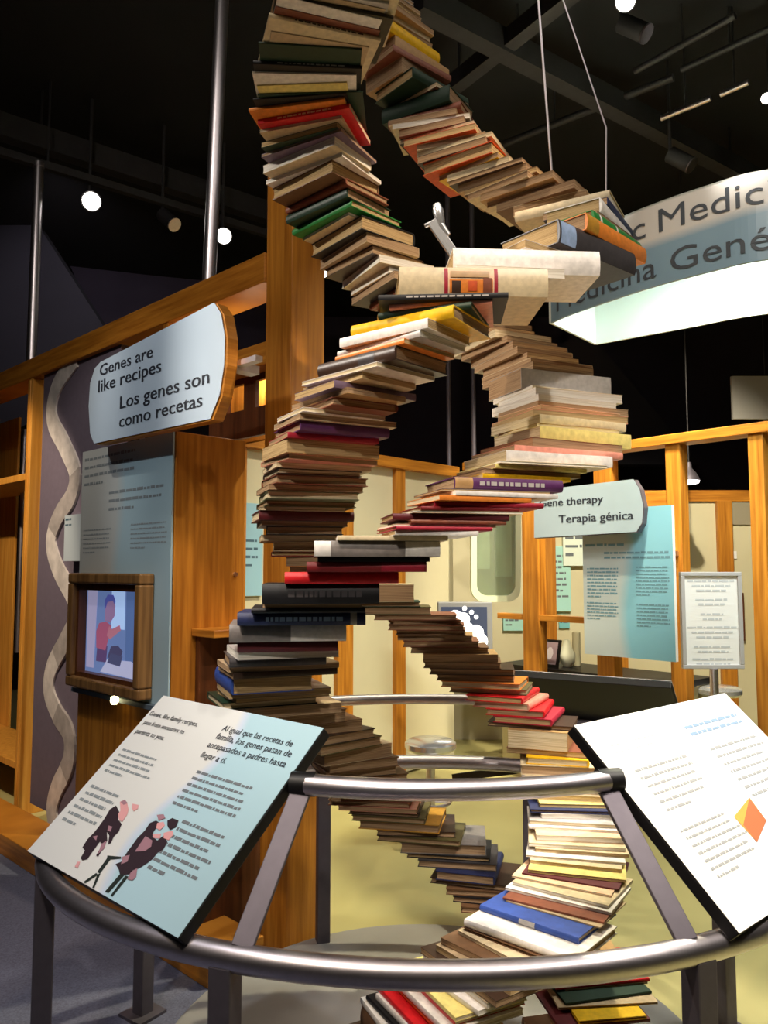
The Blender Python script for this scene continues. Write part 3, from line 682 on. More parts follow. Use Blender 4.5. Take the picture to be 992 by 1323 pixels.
def pchip(xs, ys):
    n = len(xs); h = [xs[i + 1] - xs[i] for i in range(n - 1)]; dl = [(ys[i + 1] - ys[i]) / h[i] for i in range(n - 1)]
    m = [dl[0]] + [0] * (n - 2) + [dl[-1]]
    for i in range(1, n - 1):
        if dl[i - 1] * dl[i] > 0:
            w1, w2 = 2 * h[i] + h[i - 1], h[i] + 2 * h[i - 1]; m[i] = (w1 + w2) / (w1 / dl[i - 1] + w2 / dl[i])
    def f(x):
        if x <= xs[0]: return ys[0] + (x - xs[0]) * m[0]
        if x >= xs[-1]: return ys[-1] + (x - xs[-1]) * m[-1]
        i = 0
        while xs[i + 1] < x: i += 1
        t = (x - xs[i]) / h[i]
        return (1 + 2 * t) * (1 - t) ** 2 * ys[i] + t * (1 - t) ** 2 * h[i] * m[i] + t * t * (3 - 2 * t) * ys[i + 1] + t * t * (t - 1) * h[i] * m[i + 1]
    return f
RH = .42
def track(xk, tk, yk):
    fx = pchip([k[0] for k in xk], [k[1] for k in xk]); ft = pchip([k[0] for k in tk], [k[1] for k in tk])
    def fy(y):
        for i in range(len(yk) - 1):
            if yk[i][0] <= y <= yk[i + 1][0]:
                return yk[i][1] + (yk[i + 1][1] - yk[i][1]) * (y - yk[i][0]) / max(1e-6, yk[i + 1][0] - yk[i][0])
        return yk[0][1] if y < yk[0][0] else yk[-1][1]
    tab = []
    y = -120.0
    while y < 1400:
        Y = CY - RH * math.cos(math.radians(ft(y)))       # 0 = front, 90 = left, 180 = back, 270 = right
        pz = at_depth(fx(y), y, Y - .09); px_ = at_depth(fx(y), y, Y - .03)
        tab.append((y, pz.z, px_.x, Y, fy(y))); y += 2.0
    return tab
def lookup(tab, z=None, y=None):
    col, key = (1, z) if z is not None else (0, y)
    for i in range(len(tab) - 1):
        a, b = tab[i][col], tab[i + 1][col]
        if (a >= key >= b) if col == 1 else (a <= key <= b):
            t = (key - a) / (b - a) if b != a else 0
            return tuple(tab[i][j] + (tab[i + 1][j] - tab[i][j]) * t for j in range(4)) + ((tab[i][4] if t < .5 else tab[i + 1][4]),)
    return tab[0] if (z is not None and z > tab[0][1]) else tab[-1]
T2 = track([(-60, 440), (0, 424), (60, 408), (100, 400), (140, 400), (170, 407), (200, 409), (240, 425), (280, 447), (310, 468), (350, 498), (380, 533), (410, 590), (440, 648), (460, 674), (490, 706), (520, 724), (550, 726), (580, 708), (605, 678), (630, 630), (650, 600), (675, 570), (695, 530), (715, 496), (735, 470), (760, 430), (790, 390), (830, 366), (870, 352), (900, 350), (930, 385), (960, 427), (990, 452), (1015, 468), (1040, 485), (1070, 522), (1100, 574), (1130, 610), (1160, 632), (1190, 662), (1220, 705), (1250, 742), (1280, 768), (1310, 772), (1360, 765)],
           [(-60, 20), (0, 40), (130, 90), (385, 180), (530, 270), (665, 360), (870, 450), (1060, 540), (1295, 630), (1400, 665)],
           [(-60, 16), (40, 16), (110, 0), (160, -20), (200, -31), (270, -46), (330, -55), (390, -60), (489, -68), (491, 22), (560, 25), (630, 18), (680, 10), (740, 4), (800, 4), (870, 20), (930, 27), (970, 40), (1010, 15), (1050, -12), (1100, -6), (1130, -14), (1200, -10), (1260, 8), (1400, 12)])
T1 = track([(-60, 470), (0, 492), (30, 502), (60, 516), (90, 530), (110, 540), (140, 555), (160, 562), (180, 588), (200, 610), (220, 640), (240, 680), (260, 724), (280, 764), (300, 768), (320, 738), (340, 680), (360, 615), (380, 586), (400, 560), (420, 538), (440, 518), (460, 498), (480, 473), (500, 455), (530, 435), (560, 420), (590, 410), (620, 400), (650, 392), (680, 391), (700, 394), (720, 402), (740, 425), (760, 455), (780, 495), (800, 540), (830, 572), (850, 592), (880, 625), (910, 660), (940, 694), (965, 712), (985, 724), (1010, 736), (1050, 747), (1080, 750), (1110, 747), (1140, 743), (1170, 735), (1190, 722), (1210, 700), (1230, 682), (1250, 657), (1270, 632), (1290, 605), (1310, 578), (1330, 560), (1400, 500)],
           [(-60, 125), (110, 185), (290, 270), (395, 360), (640, 450), (835, 540), (1090, 630), (1290, 720), (1400, 750)],
           [(-60, 42), (60, 44), (119, 42), (121, -46), (150, -18), (180, -24), (210, -38), (240, -39), (262, -30), (268, -30), (270, 62), (284, 52), (310, 42), (326, 36), (334, 3), (385, 3), (396, -20), (420, -38), (450, -40), (480, -48), (514, -58), (516, 30), (540, 29), (600, 25), (640, 15), (700, 8), (740, 5), (800, 0), (850, -5), (900, -22), (950, -20), (1000, -10), (1060, -5), (1110, -12), (1150, -30), (1190, -38), (1250, -50), (1300, -62), (1400, -65)])

# rows: thickness in photo pixels, colour, side towards the viewer (s spine, p page edges, r spine at right end, l spine at left end), options; '@y' pins the stack to a height
R2 = '''@-40
8 dbrown p;9 tan p;8 cream p;6 lgrey s
@0
5 beige p;22 dolive s h;5 white p;6 rbrown s;27 cream s h lm=thick cream hardback with dark lettering on its spine|t=dbrown;7 beige p;12 dgreen s h;22 black s h lm=thick black hardback with small white lettering near the top|t=lgrey;11 white p;9 pyellow p;9 dgreen s h;10 black s
@131
8 orange s lm=thin orange paperback in the upper left stack|x=-.015;12 red s lm=red paperback with pale lettering in the upper left stack|t=peach;8 beige p;14 dgreen p;8 mauve p;22 cream p;11 white p lm=wide white book with a jutting corner in the upper left stack|L=.29
@220
23 brown p h;12 rbrown s h;17 dgreen s h;12 green s h lm=bright green hardback in the upper left stack;6 cream p
@290
17 black p h;12 beige p;11 dbrown p h;10 cream p;9 cream p;10 dgrey p;9 rbrown s h;15 ochre s h lm=ochre book at the tip of the upper left stack;
@397
8 dbrown p;8 beige p;8 grey p;8 brown p;8 dbrown p
@436
7 beige p;6 brown p;7 grey p;6 beige p;7 brown p;6 cream p;7 brown p
@486
19 lgrey s lm=wide pale grey magazine binder on the right bulge|L=.29;5 white p;8 cream p;8 white p;6 beige p
@531
7 peach p;7 pink p;8 cream s;7 tan p;13 pyellow s lm=pale yellow thick book jutting out of the right bulge|L=.27|x=.02;8 rbrown p
@582
10 pink s lm=salmon pink book lying just over the bright white one|L=.29;16 white s lm=bright white book in the front of the right bulge|L=.27;4 cream p;6 pyellow s;7 dbrown p;7 yellow s lm=yellow paperback lying just over the purple hardback
@619
19 purple s h lm=purple hardback with a cream patch on its spine|L=.285|patch=0,.16,tan|t=lgrey;4 grey p;7 white s x=.02;8 orange s;8 crimson s h x=.03;6 dred s h;4 cream p;10 maroon s h;6 rbrown s h;4 cream p;6 crimson s h;7 white s L=.2|x=.02
@692
6 cream s x=-.06;20 grey s h lm=grey hardback with white spine ends|L=.30|x=-.04|patch=0,.13,white|patch2=.72,1,white;6 black s;13 dred s h lm=dark red hardback lying just over the bright red one|L=.29|patch=.62,.98,crimson;15 red s h lm=bright red hardback low in the middle of the spiral|L=.28|x=-.02
@754
25 black s h lm=thick black hardback under the bright red one|L=.29|t=dgrey;6 dgrey p
@785
6 black s h;15 navy s h lm=navy blue hardback in the lower left bulge|L=.29|patch=.88,.93,lgrey|t=pblue;21 grey s h lm=grey hardback with a white spine end in the lower left bulge|L=.27|patch=.52,1,white;13 maroon s h
@840
9 lgrey p;11 dgrey s h;7 beige p;8 dbrown s;20 blue l h lm=blue book with white page ends at the far left|L=.24|x=-.03;8 grey p;8 brown p;9 dgreen p h x=-.05|lm=ragged dark green book at the leftmost edge;13 beige p;18 brown p h lm=thick brown book lowest above the left reading panel
@936
10 brown p;8 dbrown p h;8 olive p h;12 cream p;8 brown p h;8 dbrown p h;7 brown p h;9 oranger r h lm=orange red book behind the upper rail;8 brown p h
@1036
8 rbrown p h;7 pink p;6 dbrown p h;8 olive p h;12 ochre p h lm=ochre book in the rear stair below the upper rail;8 dbrown p h;8 olive p h;15 grey p h;6 black p h;10 dgrey p h;12 navy r h lm=dark navy book at the foot of the rear stair;8 dbrown p h;8 brown p h;8 black p h;8 brown p h;9 tan p h
@1200
9 dbrown p h;10 brown p h;10 dgrey p h;9 brown p h;10 tan p h;10 dbrown p h
@1264
12 red s h lm=red book topmost of the lower right stack;6 cream p;10 dgreen s h;9 beige p;13 yellow r h lm=yellow book in the lower right stack below the rail;13 maroon s h
@1332
22 brown p h;24 dgrey p h;24 dbrown s h;22 tan p h'''
R1 = '''@-45
9 tan p;8 cream p;9 lgrey p;9 beige p
@-8
9 cream p;9 pyellow p;9 tan p;9 beige p;9 tan p
@42
15 yellow s h lm=yellow covered book high behind the left stack|L=.27;15 tan s;8 rbrown s;20 tan p
@106
12 dgreen s h lm=dark green hardback high behind the left stack|L=.28;5 brown p;17 dgreen s h;9 rbrown s h
@150
7 beige p;7 cream p;9 rbrown p;6 black p;8 oranger p;7 cream p;6 beige p;9 dbrown p
@196
13 oranger p h lm=orange red book in the upper right stair|L=.27;6 yellow p;8 tan p;5 dbrown p;8 tan p;6 brown p;7 cream p
@238
8 tan p;6 cream p;9 brown p;11 cream p
@263
9 cream s h lm=cream hardback over the slanting white one on the upper right|L=.30;6 navy s x=.02;12 white s h lm=slanting white hardback on the upper right bulge|L=.29
@286
6 rbrown p;11 green s h lm=green hardback on the upper right bulge|L=.31|patch=.12,.16,white|patch2=.45,.48,white;12 orange s h lm=orange hardback just under the green one on the right|L=.34|patch=.0,.18,ochre;16 dgrey s h lm=dark grey hardback with a pale blue spine end|L=.36|patch=.02,.2,pblue
@324
5 white p x=-.05;5 white p x=-.06
@334
15 white s h lm=large white hardback lying across the middle crossing|L=.38|W=.2|x=-.02;6 white p x=.03
@357
25 cream s h lm=cream book with a red pictorial spine band|L=.36|W=.22|patch=.30,.66,crimson|patch2=.325,.635,peach|patch3=.335,.625,orange,.1,.55|patch4=.35,.41,dbrown,.1,.5|patch5=.46,.52,oranger,.15,.5|patch6=.56,.62,rbrown,.1,.6|patch7=.34,.60,tan,.62,.85
@383
8 black s t=lgrey|L=.31;6 pink s;10 dgreen s h
@404
17 yellow s h lm=big yellow hardback just below the middle crossing|L=.29|W=.2;13 white s lm=glossy white book just below the big yellow one|L=.27;9 lgrey s;7 orange s;19 dbrown s h patch=.55,.75,dgrey
@478
6 white p;9 cream p;10 mauve r;8 tan p;11 rbrown r h;6 white p;8 cream p
@546
11 purple s h lm=dark purple book in the left bulge|L=.26;6 crimson s;16 tan p lm=thick tan page block in the left bulge;6 pink p
@598
7 beige p;8 dbrown p h;12 rbrown p h;8 brown p;11 gdull p h lm=dull green book in the left bulge|L=.27;8 olive p h;5 cream p;14 maroon s h L=.29
@673
6 grey p;10 black p h;8 brown p;12 beige p h;6 dred p h;13 orange l lm=orange book at the left edge above the bright red one
@732
10 brown p;11 dbrown p h
@755
20 cream p lm=thick cream page block behind the black hardback|x=.03;6 dgreen p h;9 olive p h
@794
7 rbrown p h;6 brown p h;7 rbrown p h;7 brown p h;7 tan p;8 rbrown p h;8 brown p h;10 tan p lm=tan page block in the middle rear stair;8 brown p h;8 dbrown p h
@872
9 brown p h patch=.0,.1,cream;9 orange p h lm=orange edged book in the middle rear stair;8 olive p h
@897
8 red r h lm=topmost red book at the right end of the middle stair;9 pink r h;9 red r h;9 crimson r h lm=lowest crimson book at the right end of the middle stair
@934
6 dbrown p h;24 tan r lm=thick tan book left of the right reading panel|W=.19;7 rbrown p;9 yellow r h lm=yellow book lying left of the right reading panel;13 cream p h
@1006
12 cream p;10 white p;10 cream p
@1038
8 pyellow p;8 navy p h lm=navy edged book at the top of the bright lower stack;10 white p;8 lgrey p
@1070
7 white p;16 peach p lm=peach page block in the bright lower stack;10 cream p;10 cream p;6 white p;9 cream p;8 pyellow p
@1136
6 maroon s h lm=thin maroon book in the bright lower stack;8 peach p;13 cream p;11 white p;8 rbrown s;5 beige p
@1186
17 blue s h lm=royal blue hardback in the bright lower stack|L=.27|W=.2|patch=.42,.58,lgrey;20 white s h lm=large white hardback under the royal blue one|L=.30|W=.21;9 brown p h;9 cream p
@1240
9 brown p;9 beige p;9 dbrown p;8 cream p
@1282
7 white s;6 pyellow s;8 red s lm=red book front left under the lower rail;9 white s;9 oranger s h lm=orange red book in the front stack under the lower rail;8 red s;9 white s;8 black s h;9 white s
@1348
24 brown s h;26 dbrown p h;26 grey s h;26 maroon s h;26 tan p h;24 dgrey s h'''
ORD = ['', 'first', 'second', 'third', 'fourth', 'fifth', 'sixth', 'seventh', 'eighth', 'ninth', 'tenth', 'eleventh', 'twelfth', 'thirteenth', 'fourteenth']
def parse(txt):
    rows = []; anchors = []
    for seg in txt.split('@')[1:]:
        y, body = seg.split('\n', 1) if '\n' in seg else (seg, '')
        grp = []
        for it in body.replace('\n', '').split(';'):
            it = it.strip()
            if not it: continue
            w = it.split(' ', 3); r = dict(t=float(w[0]), c=w[1], m=w[2], h=False)
            rest = ' '.join(w[3:])
            if rest == 'h' or rest.startswith('h '): r['h'] = True; rest = rest[1:].strip()
            for o in rest.split('|'):
                if '=' in o: k, v = o.split('=', 1); r[k.strip()] = v.strip()
            grp.append(r)
        rows.append((float(y), grp))
    return rows

def book_meshes(par, L, Wd, t, r, rng, pb=.2):
    hard = r['h']; b = .0026 if hard else .0011
    if t < .009: b = min(b, t * .22)
    rs = min(.006, t * .22) if hard else min(.0015, t * .1); w2 = Wd / 2
    prof = [(w2, 0), (-w2, 0), (-w2 - rs * .75, t * .22), (-w2 - rs, t * .5), (-w2 - rs * .75, t * .78), (-w2, t), (w2, t), (w2, t - b), (-w2 + b, t - b), (-w2 + b, b), (w2, b)]
    mb = MB(); x = L / 2; n = len(prof)
    vs = [(-x, p, q) for p, q in prof] + [(x, p, q) for p, q in prof]
    fs = [(i, (i + 1) % n, n + (i + 1) % n, n + i) for i in range(n)]
    caps = [(0, 1, 9, 10), (1, 2, 3, 4, 5, 8, 9), (5, 6, 7, 8)]
    fs += [tuple(reversed(c)) for c in caps] + [tuple(n + i for i in c) for c in caps]
    me = bpy.data.meshes.new('cover'); me.from_pydata(vs, [], fs); me.materials.append(cover(r['c'], not hard)); me.update()
    for p in me.polygons: p.use_smooth = True
    me.set_sharp_from_angle(angle=math.radians(45))
    co = bpy.data.objects.new('cover', me); C.objects.link(co); co.parent = par
    ins = .0035 if hard else .0006
    y0, y1, xx = -w2 + b, w2 - ins, x - ins
    wav = [rng.uniform(-.0012, .0012) for _ in range(3)]
    vs = [(-xx, y0, b), (xx, y0, b), (xx, y1, b), (-xx, y1, b), (-xx, y0, t - b), (xx, y0, t - b), (xx, y1, t - b), (-xx, y1, t - b), (-xx + abs(wav[0]), y1 - (.003 if hard else .0008), t / 2), (xx - abs(wav[1]), y1 - (.003 if hard else .0008), t / 2)]
    fs = [(0, 3, 2, 1), (4, 5, 6, 7), (0, 1, 5, 4), (1, 2, 9, 6, 5), (2, 3, 8, 9), (9, 8, 7, 6), (3, 0, 4, 7, 8)]
    me = bpy.data.meshes.new('pages'); me.from_pydata(vs, [], fs)
    pgm = PG_[2] if r['c'] in ('white', 'lgrey', 'cream', 'peach') and rng.random() < .6 else PG_[3] if r['c'] in ('brown', 'dbrown', 'rbrown', 'olive') and rng.random() < .6 else rng.choice(PG_[:2])
    if rng.random() < pb and r['c'] not in ('white', 'peach'): pgm = PG_[3]  # dim stretches get brown pages more often, shade put into the colour
    me.materials.append(pgm); me.update()
    po = bpy.data.objects.new('pages', me); C.objects.link(po); po.parent = par
    for ki, key in enumerate(k_ for k_ in sorted(r) if k_.startswith('patch')):
        q = r[key].split(','); f0, f1, cn = float(q[0]), float(q[1]), q[2]; v0, v1 = (float(q[3]), float(q[4])) if len(q) > 3 else (.03, .97); e = .0006 + .0004 * ki
        def sy(v): return -w2 - rs * (1 - abs(2 * v - 1) ** 2.2) - e
        pf = [(sy(v0 + (v1 - v0) * i / 5), t * (v0 + (v1 - v0) * i / 5)) for i in range(6)]
        X0, X1 = -x + L * f0 + (.0004 if f0 == 0 else 0), -x + L * f1 - (.0004 if f1 == 1 else 0); k = len(pf)
        me = bpy.data.meshes.new('spine_band'); me.from_pydata([(X0, p, q_) for p, q_ in pf] + [(X1, p, q_) for p, q_ in pf], [], [(i, i + 1, k + i + 1, k + i) for i in range(k - 1)])
        for p in me.polygons: p.use_smooth = True
        me.materials.append(cover(cn, False)); me.update(); bo = bpy.data.objects.new('spine_band', me); C.objects.link(bo); bo.parent = co
    if 't' in r and isinstance(r['t_'] if 't_' in r else None, str):
        mb = MB(); xx = -x + L * .22; yy = -w2 - rs - .0004
        while xx < x * .62:
            w = rng.uniform(.006, .018); mb.quad((xx, yy, t * .34), (xx + w, yy, t * .34), (xx + w, yy, t * .66), (xx, yy, t * .66)); xx += w + .004
        me = bpy.data.meshes.new('spine_lettering'); me.from_pydata([tuple(p) for p in mb.v], [], mb.f); me.materials.append(cover(r['t_'], False)); me.update()
        bo = bpy.data.objects.new('spine_lettering', me); C.objects.link(bo); bo.parent = co

def strand(txt, tab, where, seed):
    rng = random.Random(seed); segs = parse(txt); allb = []
    for si, (y, grp) in enumerate(segs):
        z0 = lookup(tab, y=y)[1]
        if si + 1 < len(segs): z1 = lookup(tab, y=segs[si + 1][0])[1]
        else: z1 = PLAT_Z
        tot = sum(r['t'] for r in grp); z = z0
        for r in grp:
            th = (z0 - z1) * r['t'] / tot; allb.append((r, z, th)); z -= th
    out = []
    for r, ztop, th in allb:
        zc = ztop - th / 2; q = lookup(tab, z=zc); X, Y, yaw = q[2], q[3], q[4]
        r['t_'] = None
        out.append((r, ztop - th, th, X, Y, yaw))
    return out, rng
def parse_t(txt):  # lettering colour shares the key 't' with thickness, so lift it out first
    return txt.replace('|t=', '|lt=').replace(' t=', ' lt=')
def make_strand(txt, tab, where, group, seed, grow, brown):
    out, rng = strand(parse_t(txt), tab, where, seed)
    lms = [i for i, o in enumerate(out) if 'lm' in o[0]]
    for i, (r, z, th, X, Y, yaw) in enumerate(out):
        r['t_'] = r.get('lt')
        size = 'thin' if th < .0135 else 'thick' if th > .034 else ''
        kind = 'hardback' if r['h'] else 'paperback'
        if 'lm' in r: lab = r['lm']
        else:
            prev = [j for j in lms if j < i]; nxt = [j for j in lms if j > i]
            if prev and (not nxt or i - prev[-1] <= nxt[0] - i): n, rel, j = i - prev[-1], 'below', prev[-1]
            else: n, rel, j = nxt[0] - i, 'above', nxt[0]
            lmk = out[j][0]['lm'].split()
            short = lmk
            adj = 'next' if n == 1 else ORD[n]
            lab = ' '.join(w for w in [size, PAL[r['c']][1], kind + ',', adj, rel, 'the'] + short if w)
            ws = lab.split()
            if len(ws) > 16: ws = [w for w in ws if w not in ('the', 'a', 'its')] ; lab = ' '.join(ws)
        e = bpy.data.objects.new('book', None); C.objects.link(e); e.empty_display_size = .03
        L = float(r.get('L', rng.uniform(.235, .285))); Wd = float(r.get('W', rng.uniform(.17, .21)))
        g_ = grow(z); L *= g_; Wd *= g_
        a = math.radians(yaw + rng.uniform(-5, 5) * (.4 if 'lm' in r else 1))
        dx = float(r.get('x', 0)) + rng.uniform(-.014, .014)
        if r['m'] == 'p': a += math.pi
        if r['m'] == 'r': a += math.pi / 2; L, Wd = L * .92, max(Wd, .19)
        if r['m'] == 'l': a -= math.pi / 2
        e.location = (X + dx, Y + rng.uniform(-.014, .014), z); e.rotation_euler = (0, 0, a)
        tag(e, lab, 'book', group)
        book_meshes(e, L, Wd, th - .0004, r, rng, brown(z))
    return len(out)
def grow_a(z): return 1.12 if z > 2.15 else 1.16 if z > 1.75 else 1.0 if z > 1.4 else 1.14 if 1.05 < z < 1.4 else 1.0
def grow_b(z): return 1.0
nb = make_strand(R2, T2, 'near', 'books of the strand that starts at the upper left', 11, grow_a, lambda z: .5 if z > 2.3 else .75 if z > 1.98 else .2 if z > 1.35 else .7)  # last argument: page browning by height, dimness carried in the colour
nb2 = make_strand(R1, T1, 'far', 'books of the strand that starts behind and swings right', 23, grow_b, lambda z: .7 if z > 2.45 else .25 if z > 1.8 else .5 if z > 1.25 else .1 if z < 1.02 else .5)  # same dimming through page colour for this strand
print('books', nb, nb2)

# ------------------------------------------------------------------ cables
def cable(pts, r, lab):
    tag(build('steel_cable', MB().tube(pts, r, 8), STEEL, smooth=True), lab, 'cable')
cable([at_depth(714, 240, 2.45), at_depth(692, -40, 2.45)], .0042, 'thick bright steel cable rising from the books at upper right')
cp = at_depth(783, 165, 2.42)
cable([at_depth(783, 255, 2.42), cp, at_depth(722, -15, 2.42)], .0026, 'thin steel cable that bends above the upper right books')
br = empty('metal_bracket', at_depth(588, 332, 2.0), 'shiny chrome bracket leaning on the large white book in the dark gap', 'bracket')
A = lambda x, y, dy=0: at_depth(x, y, 2.0 + dy)
build('arm', MB().bar(A(557, 286), A(589, 332), .026, .012, (0, -1, 0)), CHROME, br, bevel=.002)
build('clamp', MB().tube([A(564, 264), A(566, 273), A(568, 283), A(570, 292)], [.010, .015, .013, .009], 12), CHROME, br, True)
build('clamp', MB().tube([A(569, 290), A(579, 304)], [.010, .008], 12), CHROME, br, True)
build('bolt', MB().tube([A(549, 292), A(562, 286)], .006, 8), CHROME, br, True)

# ------------------------------------------------------------------ booth behind
RU = Vector((.671, -.741, 0)); RS = Surf((2.13, 4.3, 0), RU)      # right frame plane, u to the right and nearer
LU = Vector((.685, .728, 0)); LS = Surf((-.06, 5.53, 0), LU)      # left frame plane
HB = EYE + .83
rf = empty('display_frame', (1.6, 4.9, 0), 'tall open wooden display frame at right with orange posts and beams', 'frame')
def rpx(x, d=0): return RS.px(x, 700, d)[0]
for x0, x1, hb in ((674, 694, HB - .06), (768, 790, HB - .06), (862, 881, HB - .06), (970, 990, HB - .06)):
    build('post', MB().sbox(RS, rpx(x0), rpx(x1), 0, hb, -.10, 0), WOOD, rf, bevel=.004)
build('top_beam', MB().sbox(RS, rpx(600), rpx(1100), HB - .06, HB, -.12, .02), WOODH, rf, bevel=.004)
a, b = RS.px(700, 795); build('rail', MB().sbox(RS, rpx(640), rpx(774), b - .04, b, -.09, -.01), WOODH, rf, bevel=.003)
a, b = RS.px(850, 655); build('rail', MB().sbox(RS, rpx(790), rpx(862), b - .03, b + .10, -.09, -.01), WOODH, rf, bevel=.003)
lf = empty('booth_wall', (-.4, 5.2, 0), 'cream panelled wall with orange wooden posts behind the centre of the spiral', 'partition')
def lpx(x): return LS.px(x, 700)[0]
build('top_beam', MB().sbox(LS, lpx(300), lpx(592), HB - .08, HB, -.12, .02), WOODH, lf, bevel=.004)
ps = [(300, 318), (437, 457), (512, 530)]
for x0, x1 in ps: build('post', MB().sbox(LS, lpx(x0), lpx(x1) if x0 != 512 else lpx(524), 0, HB - .08, -.10, .0), WOOD, lf, bevel=.004)
for x0, x1 in ((318, 437), (457, 512), (524, 590)): build('cream_panel', MB().sbox(LS, lpx(x0), lpx(x1), .02, HB - .08, -.08, -.04), CREAM, lf)
pb = LS.px(325, 660); 
o = build('blue_notice', MB().sbox(LS, lpx(319), lpx(342), LS.px(330, 770)[1], LS.px(330, 650)[1], -.039, -.02), mat('notice_blue', (150, 190, 204), .5), None)
tag(o, 'pale blue notice on the cream wall beside the recipe cabinet', 'notice')
tx = MB(); word_block(tx, LS, lpx(320), LS.px(330, 700)[1], .1, 4, .05, .016, -.0195); build('printed_text', tx, INKB, o)
# rear cream wall inside the booth
BS = Surf((0, 7.0, 0), (1, 0, 0))
def bpx(x, y): return BS.px(x, y)
bw = empty('booth_rear_wall', (2.2, 7.0, 0), 'cream rear wall with wooden studs seen through the right display frame', 'wall')
b0 = bpx(900, 648)[1]
build('header_beam', MB().sbox(BS, bpx(560, 640)[0], bpx(1100, 640)[0], b0, b0 + .10, -.06, .03), WOODH, bw)
xs = [560, 700, 790, 928, 1100]
for i in range(4):
    build('cream_panel', MB().sbox(BS, bpx(xs[i], 700)[0] + .05, bpx(xs[i + 1], 700)[0] - .0, .0, b0, -.04, 0), CREAM, bw)
for x in xs[1:4]: build('stud', MB().sbox(BS, bpx(x, 700)[0] - .02, bpx(x + 16, 700)[0], 0, b0, -.05, .05), WOOD, bw, bevel=.003)
GRYC = mat('warm_grey_board', (150, 140, 118), .8)
build('grey_board', MB().sbox(BS, bpx(944, 650)[0], bpx(985, 650)[0], bpx(960, 678)[1], b0 - .01, .001, .02), GRYC, bw)
# small things on the rear wall
def board(name, S, x0, x1, y0, y1, d0, d1, m, lab, cat, rows=0, ink=INKG):
    a0, bt_ = S.px(x0, y0, d1); a1, bb_ = S.px(x1, y1, d1)
    o = build(name, MB().sbox(S, a0, a1, bb_, bt_, d0, d1), m, None, bevel=.002); tag(o, lab, cat)
    if rows:
        t_ = MB(); p = (bt_ - bb_) * .8 / rows; word_block(t_, S, a0 + (a1 - a0) * .1, bt_ - (bt_ - bb_) * .16, (a1 - a0) * .8, rows, p, p * .4, d1 + .0012); build('printed_text', t_, ink, o)
    return o
TEAL = mat('pale_teal_board', (168, 214, 204), .5); 
board('teal_notice', BS, 695, 738, 706, 790, .002, .03, TEAL, 'pale teal notice seen through the frame right of the central post', 'notice', 9)
board('teal_notice', BS, 650, 676, 793, 815, .002, .03, TEAL, 'short pale teal notice low behind the left of the central post', 'notice', 3)
board('white_notice', BS, 727, 757, 690, 731, .002, .05, mat('mint_white_board', (222, 232, 218), .5), 'small white notice hanging beside the teal notice', 'notice', 3)
board('teal_card', BS, 722, 736, 796, 812, .002, .02, mat('teal_card', (120, 186, 190), .5), 'small teal card just below the long teal notice', 'card', 2)
board('picture_frame', BS, 942, 963, 766, 828, .002, .03, DWOOD, 'dark framed picture low on the cream wall beside the white poster', 'picture')
board('switch_plate', BS, 935, 952, 712, 722, .002, .015, WHITE, 'small white switch plate on the cream wall above the framed picture', 'switch')
board('orange_ledge', BS, 850, 868, 650, 668, .002, .3, WOOD, 'orange wooden block jutting out above the gene therapy board', 'ledge')
# gene therapy board and sign
GB = Surf(RS.O + RS.n * .16, RU)
a0, bt_ = GB.px(752, 672); a1, _ = GB.px(868, 672); bb_ = GB.px(868, 855)[1]
gb = empty('therapy_board', GB.pt((a0 + a1) / 2, bb_), 'large grey and teal printed board under the gene therapy sign', 'board')
build('backing', MB().sbox(GB, a0, a1, bb_, bt_ + .06, -.03, -.001), WHITE, gb)
uv_sheet('printed_sheet', GB, a0, a1, bb_, bt_ + .06, .0012, two_tone('therapy_print', (172, 180, 180), (124, 174, 190), .50, .05, .06), gb)
for x in (772, 858):
    build('standoff', MB().bar(GB.pt(GB.px(x, 760)[0], EYE + .1, -.03), GB.pt(GB.px(x, 760)[0], EYE + .1, -.158), .03, .03), STEEL, gb)
blocks(GB, gb, mat('print_teal_ink', (96, 130, 144), .7), .0022, [((756, 700), (806, 697), (756, 708), 1), ((780, 711), (866, 705), (780, 723), 2), ((758, 732), (798, 730), (758, 772), 9), ((758, 776), (798, 775), (758, 800), 6), ((821, 730), (864, 728), (821, 770), 9), ((822, 778), (864, 778), (822, 810), 7)], .45, .08, 'printed_text')
TS = Surf(RS.O + RS.n * .24, RU)
tp = [(690, 634), (818, 619), (826, 632), (831, 655), (829, 676), (822, 687), (690, 695)]
poly = [TS.px(*p) for p in tp]; am0, am1 = min(p[0] for p in poly), max(p[0] for p in poly); bm0, bm1 = min(p[1] for p in poly), max(p[1] for p in poly)
ts = empty('therapy_sign', TS.pt((am0 + am1) / 2, bm0), 'silver grey sign reading Gene therapy above the teal board', 'sign')
build('sign_board', MB().plate(TS, [(a_ + .006, b_ - .004) for a_, b_ in poly], -.045, -.002), DSTEEL, ts)
uv_sheet('sign_face', TS, am0, am1, bm0, bm1, .001, mat('sign_silver', (156, 170, 178), .4, noise=.04, scale=5), ts, poly)
line(TS, ts, INK, 'Gene therapy', (697, 655), (779, 649), .002, .022, .8); line(TS, ts, INK, 'Terapia génica', (722, 678), (818, 668), .002, .022, .8)
build('bracket', MB().bar(TS.pt(TS.px(800, 660)[0], EYE + .3, -.045), TS.pt(TS.px(800, 660)[0], EYE + .3, -.24), .04, .04), STEEL, ts)
